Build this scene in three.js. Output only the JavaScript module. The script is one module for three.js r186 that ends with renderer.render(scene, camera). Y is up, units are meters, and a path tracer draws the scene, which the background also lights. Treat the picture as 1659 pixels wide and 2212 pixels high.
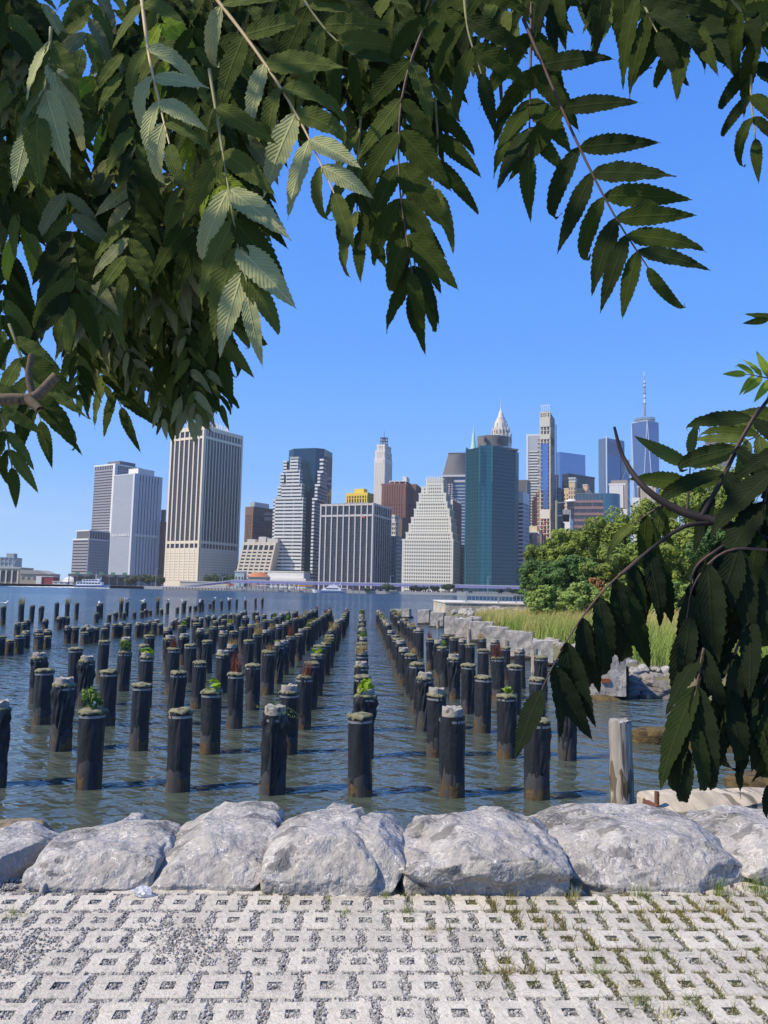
import * as THREE from 'three';
import { ImprovedNoise } from 'three/addons/math/ImprovedNoise.js';
import { mergeGeometries, mergeVertices } from 'three/addons/utils/BufferGeometryUtils.js';

// ---------- camera, sky, sun, exposure ----------
const scene = new THREE.Scene();
const CAM_H = 1.57, WATER = -1.33;
const camera = new THREE.PerspectiveCamera(67.27, 768 / 1024, 0.05, 12000);
camera.position.set(0, CAM_H, 0);
camera.rotation.order = 'YXZ';
camera.rotation.set(THREE.MathUtils.degToRad(5.8), 0, THREE.MathUtils.degToRad(1.2));
camera.updateMatrixWorld(true);
scene.add(camera);

const clamp = THREE.MathUtils.clamp, lerp = THREE.MathUtils.lerp, sstep = THREE.MathUtils.smoothstep;
const SUN = new THREE.Vector3(-1, 1.2, 0.4).normalize();
{
  const w = 1024, h = 512, data = new Float32Array(w * h * 4), d = new THREE.Vector3();
  const stops = [[-1, .34, .58, .90], [0, .50, .74, .98], [.05, .35, .62, .98], [.14, .18, .445, .945], [.3, .098, .325, .89], [.55, .058, .235, .79], [1, .05, .18, .64]];
  for (let j = 0; j < h; j++) for (let i = 0; i < w; i++) {
    const el = ((j + .5) / h - .5) * Math.PI, az = ((i + .5) / w - .5) * 2 * Math.PI;
    d.set(Math.cos(el) * Math.cos(az), Math.sin(el), Math.cos(el) * Math.sin(az));
    let k = 1; while (k < stops.length - 1 && stops[k][0] < d.y) k++;
    const a = stops[k - 1], b = stops[k], t = THREE.MathUtils.clamp((d.y - a[0]) / (b[0] - a[0]), 0, 1);
    const glow = Math.pow(Math.max(0, d.dot(SUN)), 14) * .35;
    const cl = sstep(pf((az / 6.2832 + 1) % 1, d.y * 3, 24, 4, 17), .60, .74) * sstep(d.y, .035, .06) * (1 - sstep(d.y, .09, .15)) * .16;
    for (let c = 0; c < 3; c++) data[(j * w + i) * 4 + c] = (a[c + 1] + (b[c + 1] - a[c + 1]) * t) * .86 * (1 - cl) + cl * .82 + glow;
    data[(j * w + i) * 4 + 3] = 1;
  }
  const sky = new THREE.DataTexture(data, w, h, THREE.RGBAFormat, THREE.FloatType);
  sky.mapping = THREE.EquirectangularReflectionMapping;
  sky.magFilter = THREE.LinearFilter; sky.needsUpdate = true;
  scene.background = sky; scene.environment = sky;
}
const sun = new THREE.DirectionalLight(0xfff0d6, 5.0);
sun.target.position.set(0, 0, -15); sun.position.copy(SUN).multiplyScalar(70).add(sun.target.position);
sun.castShadow = true; sun.shadow.mapSize.set(4096, 4096); sun.shadow.radius = 1;
Object.assign(sun.shadow.camera, { left: -45, right: 45, top: 45, bottom: -45, near: 1, far: 160 });
scene.add(sun, sun.target);
scene.fog = new THREE.FogExp2(0xd3e2f4, 0.00009);
const renderer = new THREE.WebGLRenderer({ antialias: true });
renderer.toneMapping = THREE.LinearToneMapping;
renderer.toneMappingExposure = 1.36;
renderer.shadowMap.enabled = true;

// ---------- helpers ----------
function RNG(s) { return () => { s |= 0; s = s + 0x6D2B79F5 | 0; let t = Math.imul(s ^ s >>> 15, 1 | s); t = t + Math.imul(t ^ t >>> 7, 61 | t) ^ t; return ((t ^ t >>> 14) >>> 0) / 4294967296; }; }
const R0 = RNG(11);
const rr = (r, a, b) => a + (b - a) * r();
const V = (x, y, z) => new THREE.Vector3(x, y, z);
const perlin = new ImprovedNoise();
const fbm = (x, y, z, o = 4) => { let s = 0, a = .5, f = 1; for (let i = 0; i < o; i++) { s += a * perlin.noise(x * f, y * f, z * f); a *= .5; f *= 2.03; } return s; };
// where a line of sight of the photograph (1659 x 2212 units) meets a distance or a height
const FPX = 1106 / Math.tan(THREE.MathUtils.degToRad(67.27 / 2));
function ray(px, py) { return V((px - 829.5) / FPX, (1106 - py) / FPX, -1).applyQuaternion(camera.quaternion); }
function at(px, py, dist) { const d = ray(px, py); return V(0, CAM_H, 0).addScaledVector(d, dist / -d.z); }
function onY(px, py, y) { const d = ray(px, py); return V(0, CAM_H, 0).addScaledVector(d, (y - CAM_H) / d.y); }

const used = {};
function numbered(n) { used[n] = (used[n] ?? 0) + 1; return used[n] === 1 ? n : n + '_' + String(used[n] - 1).padStart(3, '0'); }
function tag(o, label, category, group, kind) { if (label) o.userData.label = label; if (category) o.userData.category = category; if (group) o.userData.group = group; if (kind) o.userData.kind = kind; return o; }
function thing(name, label, category, pos, group) { const o = new THREE.Group(); o.name = numbered(name); if (pos) o.position.copy(pos); scene.add(o); return tag(o, label, category, group); }
function part(name, geo, mat, parent, kind) { const m = new THREE.Mesh(geo, mat); m.name = name; m.castShadow = m.receiveShadow = true; parent.add(m); if (kind) m.userData.kind = kind; return m; }
function top(name, geo, mat, label, category, group, kind) { const m = part(numbered(name), geo, mat, scene); return tag(m, label, category, group, kind); }
function struct(name, geo, mat) { const m = part(numbered(name), geo, mat, scene); m.userData.kind = 'structure'; return m; }
const UNIT = new THREE.BoxGeometry(1, 1, 1);
function boxPart(name, mat, parent, x, y, z, sx, sy, sz, ry = 0) { const m = part(name, UNIT, mat, parent); m.position.set(x, y, z); m.scale.set(sx, sy, sz); m.rotation.y = ry; return m; }
function bx(sx, sy, sz, x = 0, y = 0, z = 0, ry = 0) { const g = new THREE.BoxGeometry(sx, sy, sz); if (ry) g.rotateY(ry); g.translate(x, y, z); return g; }
function tube(points, r0, r1, seg = 10, radial = 6) {
  const c = new THREE.CatmullRomCurve3(points), g = new THREE.TubeGeometry(c, seg, 1, radial), p = g.attributes.position, n = g.attributes.normal;
  for (let i = 0; i < p.count; i++) { const t = Math.floor(i / (radial + 1)) / seg, r = lerp(r0, r1, t); p.setXYZ(i, p.getX(i) + n.getX(i) * (r - 1), p.getY(i) + n.getY(i) * (r - 1), p.getZ(i) + n.getZ(i) * (r - 1)); }
  return g;
}
// ---------- textures ----------
function hash2(x, y, s) { let h = Math.imul(x, 374761393) + Math.imul(y, 668265263) + Math.imul(s, 2147483647) | 0; h = Math.imul(h ^ h >>> 13, 1274126177); return ((h ^ h >>> 16) >>> 0) / 4294967296; }
function pn(x, y, P, s) { const x0 = Math.floor(x), y0 = Math.floor(y), fx = x - x0, fy = y - y0, m = (a) => ((a % P) + P) % P, u = fx * fx * (3 - 2 * fx), v = fy * fy * (3 - 2 * fy);
  return lerp(lerp(hash2(m(x0), m(y0), s), hash2(m(x0 + 1), m(y0), s), u), lerp(hash2(m(x0), m(y0 + 1), s), hash2(m(x0 + 1), m(y0 + 1), s), u), v); }
function pf(u, v, P, o = 5, s = 1) { let a = .5, t = 0, n = 0, f = P; for (let i = 0; i < o; i++) { t += a * pn(u * f, v * f, f, s + i * 7); n += a; a *= .55; f *= 2; } return t / n; }
function tex(w, h, fn, srgb = false, rx = 1, ry = 1) {
  const d = new Uint8Array(w * h * 4), o = [0, 0, 0, 1];
  for (let j = 0; j < h; j++) for (let i = 0; i < w; i++) { fn((i + .5) / w, (j + .5) / h, o); const k = (j * w + i) * 4; for (let c = 0; c < 3; c++) d[k + c] = clamp(o[c], 0, 1) * 255; d[k + 3] = 255; }
  const t = new THREE.DataTexture(d, w, h); t.wrapS = t.wrapT = THREE.RepeatWrapping; t.magFilter = THREE.LinearFilter; t.repeat.set(rx, ry);
  if (srgb) t.colorSpace = THREE.SRGBColorSpace; t.needsUpdate = true; return t;
}
function again(t, rx, ry) { const c = t.clone(); c.repeat.set(rx, ry); c.needsUpdate = true; return c; }
const grey = (o, v) => { o[0] = o[1] = o[2] = v; };
const mat = (r, g, b, rough = .8, more = {}) => new THREE.MeshStandardMaterial({ color: new THREE.Color().setRGB(r, g, b), roughness: rough, ...more });
const phys = (r, g, b, rough, more = {}) => new THREE.MeshPhysicalMaterial({ color: new THREE.Color().setRGB(r, g, b), roughness: rough, ...more });
const ORD = ['', 'first', 'second', 'third', 'fourth', 'fifth', 'sixth', 'seventh', 'eighth', 'ninth', 'tenth', 'eleventh', 'twelfth', 'thirteenth', 'fourteenth', 'fifteenth', 'sixteenth', 'seventeenth', 'eighteenth', 'nineteenth', 'twentieth', 'twenty-first', 'twenty-second', 'twenty-third', 'twenty-fourth', 'twenty-fifth', 'twenty-sixth', 'twenty-seventh', 'twenty-eighth', 'twenty-ninth', 'thirtieth'];
// planar mapping in metres for faceted solids (three axes, by face)
function boxUV(g, s = 1) {
  g = g.index ? g.toNonIndexed() : g; const p = g.attributes.position, n = g.attributes.normal, uv = new Float32Array(p.count * 2);
  for (let i = 0; i < p.count; i += 3) {
    let ax = 0, ay = 0, az = 0; for (let k = 0; k < 3; k++) { ax += Math.abs(n.getX(i + k)); ay += Math.abs(n.getY(i + k)); az += Math.abs(n.getZ(i + k)); }
    for (let k = 0; k < 3; k++) { const x = p.getX(i + k), y = p.getY(i + k), z = p.getZ(i + k); const [a, b] = ay > ax && ay > az ? [x, z] : ax > az ? [z, y] : [x, y]; uv[(i + k) * 2] = a * s; uv[(i + k) * 2 + 1] = b * s; }
  }
  g.setAttribute('uv', new THREE.BufferAttribute(uv, 2)); return g;
}
// ---------- the river ----------
{
  const N = 1024, TILE = 7, r = RNG(5), waves = [];
  for (let i = 0; i < 70; i++) { const big = Math.pow(r(), 1.8), len = lerp(.10, .95, big), a = rr(r, -1.0, 1.0) + (r() < .5 ? 0 : Math.PI) + Math.PI / 2; const kx = Math.round(Math.cos(a) * TILE / len), ky = Math.round(Math.sin(a) * TILE / len); const L = Math.hypot(kx, ky); if (L) waves.push([kx, ky, r() * 6.283, 1 / Math.pow(L, .95)]); }
  let sum = 0; for (const w of waves) sum += .5 * Math.pow(w[3] * Math.hypot(w[0], w[1]), 2);
  const gain = .20 / Math.sqrt(sum);
  const warpT = tex(N, N, (u, v, o) => {
    let gx = 0, gy = 0; const wu = u + .012 * (pf(u, v, 5, 3, 3) - .5), wv = v + .012 * (pf(u, v, 5, 3, 9) - .5);
    for (const w of waves) { const c = Math.cos(6.28318 * (w[0] * wu + w[1] * wv) + w[2]) * w[3] * gain; gx += c * w[0]; gy += c * w[1]; }
    const calm = .35 + 1.0 * pf(u, v, 4, 3, 21); gx *= calm; gy *= calm;
    const l = 1 / Math.hypot(gx, gy, 1); o[0] = .5 - .5 * gx * l; o[1] = .5 - .5 * gy * l; o[2] = .5 + .5 * l;
  });
  const M = (rough, s, k = 1) => phys(lerp(.010, .054, k), lerp(.038, .068, k), lerp(.072, .054, k), rough, { ior: 1.33, normalMap: again(warpT, 1, 1), normalScale: new THREE.Vector2(s, s) });  // base colour turns bluer with distance, standing in for reflected sky
  const rows = 340, cols = 240, z0 = 5.2, z1 = 900, pos = [], uv = [], idx = [];
  for (let j = 0; j <= rows; j++) {
    const z = z0 * Math.pow(z1 / z0, j / rows), w = 9 + z * 1.5, cell = Math.max(2 * w / cols, z * .0153);
    for (let i = 0; i <= cols; i++) {
      const x = (i / cols * 2 - 1) * w; let y = 0;
      y += .012 * perlin.noise(x * .9, z * 1.5, 3.1) * sstep(1.1 / cell, 2, 5) + .012 * perlin.noise(x * 2.1 + z * .7, z * 3.0, 8.3) * sstep(.5 / cell, 2, 5);
      pos.push(x, WATER + y, -z); uv.push(x / TILE, z / TILE);
    }
  }
  for (let j = 0; j < rows; j++) for (let i = 0; i < cols; i++) { const a = j * (cols + 1) + i, b = a + cols + 1; idx.push(a, a + 1, b, a + 1, b + 1, b); }
  const g = new THREE.BufferGeometry(); g.setAttribute('position', new THREE.Float32BufferAttribute(pos, 3)); g.setAttribute('uv', new THREE.Float32BufferAttribute(uv, 2)); g.setIndex(idx); g.computeVertexNormals();
  const per = cols * 6, cuts = [0, 16, 30, 55, 100, 200].map((z) => z ? Math.round(rows * Math.log(z / z0) / Math.log(z1 / z0)) : 0).concat(rows);
  for (let i = 0; i < 6; i++) g.addGroup(cuts[i] * per, (cuts[i + 1] - cuts[i]) * per, i);
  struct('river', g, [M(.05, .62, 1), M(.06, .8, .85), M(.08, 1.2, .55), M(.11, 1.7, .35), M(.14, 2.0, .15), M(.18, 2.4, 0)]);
}
// ---------- the far shore's ground ----------
const LAND = WATER + 1.9;
{
  const dirt = tex(256, 256, (u, v, o) => { const n = pf(u, v, 8, 4); o[0] = .16 + .08 * n; o[1] = .16 + .08 * n; o[2] = .155 + .07 * n; });
  const s = new THREE.Shape(); s.moveTo(-4000, 640); s.lineTo(-190, 640); s.lineTo(-185, 602); s.lineTo(4000, 602); s.lineTo(4000, 6000); s.lineTo(-4000, 6000);
  const g = new THREE.ExtrudeGeometry(s, { depth: 4, bevelEnabled: false }); g.rotateX(-Math.PI / 2); g.translate(0, LAND - 4, 0);
  struct('far_shore_ground', g, mat(.16, .16, .15, .9));
}
// ---------- the city across the river ----------
const toneTex = (() => { const n = 32, p = 4, r = RNG(77), v = []; for (let i = 0; i < n * n; i++) { const q = r(); v.push(q < .07 ? .95 : q < .2 ? .62 : .3 + .22 * r()); } return tex(n * p, n * p, (u, w, o) => { const i = Math.floor(u * n), j = Math.floor(w * n); const e = (w * n % 1) < .16 ? .8 : 1; grey(o, v[j * n + i] * e); }); })();
const toneSoft = tex(128, 128, (u, w, o) => { const i = Math.floor(u * 32), j = Math.floor(w * 32); grey(o, .80 + .14 * hash2(i, j, 9) + (hash2(j, i, 5) < .02 ? .06 : 0) - ((w * 32 % 1) < .2 ? .1 : 0)); });
const GL = {};
function glassM(r, g, b, nx = 16, ny = 24, rough = .14, metal = 0) {
  const k = [r, g, b, nx, ny, rough, metal].join(); if (!GL[k]) GL[k] = mat(r * (metal ? 1.15 : 2), g * (metal ? 1.15 : 2), b * (metal ? 1.15 : 2), rough, { map: again(metal ? toneSoft : toneTex, nx / 32, ny / 32), metalness: metal }); return GL[k];
}
const plasterT = tex(128, 128, (u, v, o) => grey(o, .86 + .14 * pf(u, v, 6, 4, 4)));
const WM = {};
function wallM(r, g, b, rough = .85) { const k = [r, g, b, rough].join(); return WM[k] ??= mat(r, g, b, rough, { map: again(plasterT, 2, 3) }); }
const PHI = {};
function building(name, label, cat, xC, D, deg) {
  const p = at(xC, 1268, D); p.y = LAND; const g = thing(name, label, cat, p); g.rotation.y = -deg * Math.PI / 180; PHI[g.uuid] = deg * Math.PI / 180; return g;
}
// the box that fills these sight lines: left edge, near corner, right edge, top and foot, the corner D metres away, walls turned as the building's
function mass(g, xL, xC, xR, yt, D, yb = null) {
  const f = PHI[g.uuid], c = at(xC, 1268, D), slope = (x) => { const d = ray(x, 1268); return d.x / -d.z; };
  const reach = (k, dx, dz) => (k * -c.z - c.x) / (dx + k * dz);
  const a = reach(slope(xL), -Math.cos(f), -Math.sin(f)), b = xR > xC ? reach(slope(xR), Math.sin(f), -Math.cos(f)) : a;
  const l = c.clone().sub(g.position).applyAxisAngle(V(0, 1, 0), f);
  return { x0: l.x - a, x1: l.x, z0: l.z - Math.max(2, b), z1: l.z, y0: yb === null ? -1 : at(xC, yb, D).y - LAND, y1: at(xC, yt, D).y - LAND };
}
const bW = (b) => b.x1 - b.x0, bD = (b) => b.z1 - b.z0, bH = (b) => b.y1 - b.y0;
function core(g, b, m, name = 'glazing', inset = 0) { return boxPart(name, m, g, (b.x0 + b.x1) / 2, (b.y0 + b.y1) / 2, (b.z0 + b.z1) / 2, bW(b) - inset, bH(b), bD(b) - inset); }
// upright piers and floor bands that stand proud of a wall: face L looks along +z, face R along +x
function skin(g, b, face, o) {
  const L = face === 'L', len = L ? bW(b) : bD(b), y0 = b.y0 + (o.lo ?? 0) * bH(b), y1 = b.y0 + (o.hi ?? 1) * bH(b), H = y1 - y0;
  const put = (name, m, s, y, ls, hs, out) => L ? boxPart(name, m, g, b.x0 + s, y, b.z1 + out / 2 - .2, ls, hs, out + .4) : boxPart(name, m, g, b.x1 + out / 2 - .2, y, b.z1 - s, out + .4, hs, ls);
  if (o.n) for (let i = 0; i <= o.n; i++) { const w = i === 0 || i === o.n ? (o.ew ?? o.pw) : o.pw; put(o.pn ?? 'pier', o.pm, clamp(i / o.n * len, w / 2, len - w / 2), (y0 + y1) / 2, w, H, o.po ?? .5); }
  if (o.m) for (let j = 0; j <= o.m; j++) { if (o.open && j === 0) continue; put(o.bn ?? 'floor_band', o.bm ?? o.pm, len / 2, y0 + (j + (o.shift ?? 0)) / o.m * H, len + (o.wrap ?? 0), o.bh, o.bo ?? .35); }
}
function lid(g, b, m, h = 1.2, over = .6, name = 'parapet') { return boxPart(name, m, g, (b.x0 + b.x1) / 2, b.y1 + h / 2 - .02, (b.z0 + b.z1) / 2, bW(b) + over, h, bD(b) + over); }
function roofBox(g, b, fx0, fx1, fz0, fz1, h, m, name = 'plant_room', lift = 0) { return boxPart(name, m, g, lerp(b.x0, b.x1, (fx0 + fx1) / 2), b.y1 + lift + h / 2, lerp(b.z1, b.z0, (fz0 + fz1) / 2), bW(b) * (fx1 - fx0), h, bD(b) * (fz1 - fz0)); }

const cream = wallM(.67, .59, .46), creamShade = wallM(.55, .49, .39), white = wallM(.68, .67, .64), pale = wallM(.5, .51, .53), greyW = wallM(.26, .25, .28), greyL = wallM(.36, .36, .38), greyD = wallM(.12, .12, .13), brick = wallM(.20, .085, .06), brown = wallM(.17, .10, .075), tan = wallM(.5, .38, .25), stone = wallM(.6, .57, .5), steelM = mat(.45, .47, .5, .4, { metalness: .4 }), blackM = wallM(.025, .025, .03, .5);

{ // grey slab tower with its low wing
  const g = building('office_tower', 'grey slab tower with white rim and deep square windows behind the pale ribbed tower', 'building', 234, 1150, 33);
  const b = mass(g, 190, 234, 292, 1004, 1150); core(g, b, glassM(.03, .03, .04, 14, 40));
  skin(g, b, 'L', { m: 42, bh: 2.6, bm: greyW, bo: .3, hi: .96 }); skin(g, b, 'R', { n: 14, pw: 1.5, pm: greyL, po: 1.1, m: 42, bh: 1.5, bm: greyL, bo: .9, hi: .96 });
  boxPart('corner_pier', white, g, b.x1 - 1.2, (b.y0 + b.y1) / 2, b.z1 - 1.4, 5, bH(b), 5);
  skin(g, b, 'L', { n: 12, pw: .6, pm: white, po: .8, lo: .955 }); skin(g, b, 'R', { n: 14, pw: .6, pm: white, po: .8, lo: .955 });
  lid(g, b, white, 2.2, 2); roofBox(g, b, .35, .95, .2, .8, 8, greyD);
  const w = building('office_block', 'low grey block with a white ledge and small square windows beside the ferry dock', 'building', 185, 1120, 33);
  const c = mass(w, 152, 185, 229, 1166, 1120); core(w, c, glassM(.03, .03, .04, 12, 18));
  skin(w, c, 'L', { m: 15, bh: 2.6, bm: greyW, bo: .3 }); skin(w, c, 'R', { n: 15, pw: 1.2, pm: greyL, po: 1, m: 16, bh: 1.5, bm: greyL, bo: .8 });
  lid(w, c, white, 2, 1.6, 'ledge'); const d = mass(w, 159, 186, 232, 1147, 1122, 1166); core(w, d, wallM(.1, .1, .11), 'upper_storey'); skin(w, d, 'R', { n: 8, pw: .9, pm: greyL, po: .5 }); lid(w, d, white, 1.6, 1.2);
}
{ // white ribbed tower
  const g = building('office_tower', 'pale ribbed tower with a flared waist and dark slots below its roof', 'building', 279, 1040, 34);
  const b = mass(g, 233, 279, 338, 1024, 1040); core(g, b, glassM(.06, .07, .085, 20, 40));
  const rib = wallM(.52, .55, .6);
  skin(g, b, 'L', { n: 26, pw: .85, pm: rib, po: .6, m: 44, bh: 1.5, bm: wallM(.46, .5, .55), bo: .15 });
  skin(g, b, 'R', { n: 9, pw: 3.2, ew: 3.2, pm: rib, po: 1.6 });
  boxPart('corner_pier', rib, g, b.x1 - .5, (b.y0 + b.y1) / 2, b.z1 - 1, 3.4, bH(b), 5);
  for (let i = 1; i < 9; i++) { const z = b.z1 - i / 9 * bD(b); boxPart('flare', white, g, b.x1 + 1.5, b.y0 + .455 * bH(b), z, 2.4, 3.5, 5); boxPart('slot', blackM, g, b.x1 + .7, b.y0 + .965 * bH(b), z - bD(b) / 18, .6, 7, 4); }
  for (let i = 0; i < 12; i++) boxPart('flare', white, g, b.x0 + (i + .5) / 12 * bW(b), b.y0 + .455 * bH(b), b.z1 + .6, 1.6, 3, 1.2);
  lid(g, b, rib, 1.4, 1.6); roofBox(g, b, .55, 1, .1, .7, 9, white);
  const k = building('brick_slab', 'windowless red brick slab between the ribbed tower and the cream striped tower', 'building', 340, 1075, 34);
  const c = mass(k, 335, 352, 366, 1128, 1075); core(k, c, brick, 'wall'); lid(k, c, wallM(.14, .06, .05), .8, .5);
  const e = building('office_block', 'narrow dark glass block peeping out above the red brick slab', 'building', 347, 1200, 34);
  const q = mass(e, 340, 348, 351, 1101, 1200); core(e, q, glassM(.05, .08, .11, 6, 20)); skin(e, q, 'L', { m: 20, bh: .7, bm: greyD, bo: .2 });
}
{ // the big cream striped tower
  const g = building('office_tower', 'tallest cream tower with dark glass stripes and a gridded foot near the shore', 'building', 427, 930, 31);
  const b = mass(g, 354, 427, 512, 920, 930), H = bH(b), y = (f) => b.y0 + f * H; core(g, b, glassM(.026, .026, .04, 42, 60, .1));
  for (const [F, n] of [['L', 7], ['R', 13]]) {
    skin(g, b, F, { n, pw: F === 'L' ? 1.8 : 1.15, ew: 2.6, pm: cream, po: F === 'L' ? 1.0 : .6, lo: .04 });
    skin(g, b, F, { n: n * 3, pw: .35, pm: wallM(.1, .09, .11), po: .25, lo: .285, hi: .925, pn: 'mullion' });
    skin(g, b, F, { m: 12, bh: 2.9, bm: cream, bo: .75, lo: .035, hi: .235 });
    skin(g, b, F, { m: 1, bh: 3.4, bm: cream, bo: .8, lo: .235, hi: .28 }); skin(g, b, F, { m: 44, bh: .9, bm: wallM(.07, .065, .08), bo: .12, lo: .285, hi: .925, bn: 'spandrel' });
    skin(g, b, F, { m: 1, bh: 3, bm: cream, bo: .8, lo: .932, hi: .985 });
  }
  core(g, { ...b, y0: b.y1 - .022 * H, y1: b.y1 + .2, x0: b.x0 - .7, x1: b.x1 + .7, z1: b.z1 + .7 }, cream, 'parapet');
  core(g, { ...b, y1: b.y0 + .04 * H, x1: b.x1 + .6, z1: b.z1 + .6 }, cream, 'foot');
  roofBox(g, b, .3, .8, .1, .5, 9, greyL); const r = RNG(4), ant = [];
  for (let i = 0; i < 46; i++) { const x = lerp(b.x0, b.x1, rr(r, .5, .98)), z = lerp(b.z1, b.z0, rr(r, .25, .75)), h = rr(r, 3, 11); ant.push(bx(.45, h, .45, x, b.y1 + h / 2, z)); if (r() < .5) ant.push(bx(rr(r, 2, 5), .5, .5, x, b.y1 + h * .8, z)); }
  part('roof_antennas', mergeGeometries(ant), white, g, 'stuff');
}
{ // the leaning-faced cream annex
  const g = building('cream_annex', 'cream annex with slanting sides and a row of tall dark windows at its top', 'building', 540, 905, 12);
  const u = at(569, 1262, 905), s = .545, sh = 24, Hh = at(569, 1172, 905).y - LAND, w = 41;
  const leanM = (geo) => { const p = geo.attributes.position; for (let i = 0; i < p.count; i++) p.setX(i, p.getX(i) + p.getY(i) / Hh * 12 * .9); geo.computeVertexNormals(); return geo; };
  const x1 = (569 - 540) * s + 4, x0 = x1 - w, y1 = Hh;
  part('glazing', leanM(bx(w, y1, 40, (x0 + x1) / 2, y1 / 2, -20)), glassM(.03, .03, .04, 18, 20), g);
  for (let i = 0; i <= 6; i++) part('pier', leanM(bx(1.9, y1, 1, x0 + .95 + i * (w - 1.9) / 6, y1 / 2, .3)), cream, g);
  for (let j = 0; j <= 12; j++) part('floor_band', leanM(bx(w, j === 12 ? 3.5 : j === 0 ? 6 : 2.1, .8, (x0 + x1) / 2, j === 12 ? y1 - 1.6 : j * (y1 - 10) / 11, .25)), cream, g);
  part('side_wall', leanM(bx(1, y1, 40, x1 + .4, y1 / 2, -20)), creamShade, g);  // darker cream: the shade on this side is put into its colour
  for (const [a, c, h] of [[.05, .3, 4], [.4, .62, 7], [.66, .98, 5]]) boxPart('plant_room', stone, g, x0 + 11 + w * (a + c) / 2, y1 + h / 2, -12, w * (c - a), h, 12);
}
{ // brown pair behind
  const g = building('brown_tower', 'brown tower with a white tank row on its roof behind the slanting cream annex', 'building', 547, 1060, 34);
  const b = mass(g, 524, 541, 588, 1094, 1060); core(g, b, glassM(.03, .025, .025, 12, 20)); for (const [F, n] of [['L', 6], ['R', 16]]) skin(g, b, F, { n, pw: 1.6, pm: brown, po: .6, m: 22, bh: 1.6, bm: brown, bo: .4, hi: .9 });
  core(g, { ...b, y0: b.y1 - 12, x1: b.x1 + .7, z1: b.z1 + .7 }, brown, 'top_storey'); for (let i = 0; i < 6; i++) boxPart('water_tank', steelM, g, b.x1 - 10, b.y1 + 4, lerp(b.z1, b.z0, .25 + i * .11), 8, 7, 6);
  const e = building('brick_tower', 'red brick tower with a cream storey behind the stepped white tower', 'building', 578, 1030, 12);
  const c = mass(e, 566, 590, 600, 1099, 1030); core(e, c, glassM(.03, .025, .025, 10, 24)); skin(e, c, 'L', { n: 6, pw: 1.8, pm: brick, po: .5, m: 20, bh: 2, bm: brick, bo: .4, hi: .87 });
  core(e, { ...c, y0: c.y1 - 9, z1: c.z1 + .6, y1: c.y1 - 5 }, wallM(.45, .33, .26), 'cream_storey'); core(e, { ...c, y0: c.y1 - 5, z1: c.z1 + .5 }, brown, 'top_storey'); core(e, { ...c, y0: c.y1 - 16, y1: c.y1 - 11, z1: c.z1 + .8 }, wallM(.45, .33, .26), 'cream_band');
}
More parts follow.
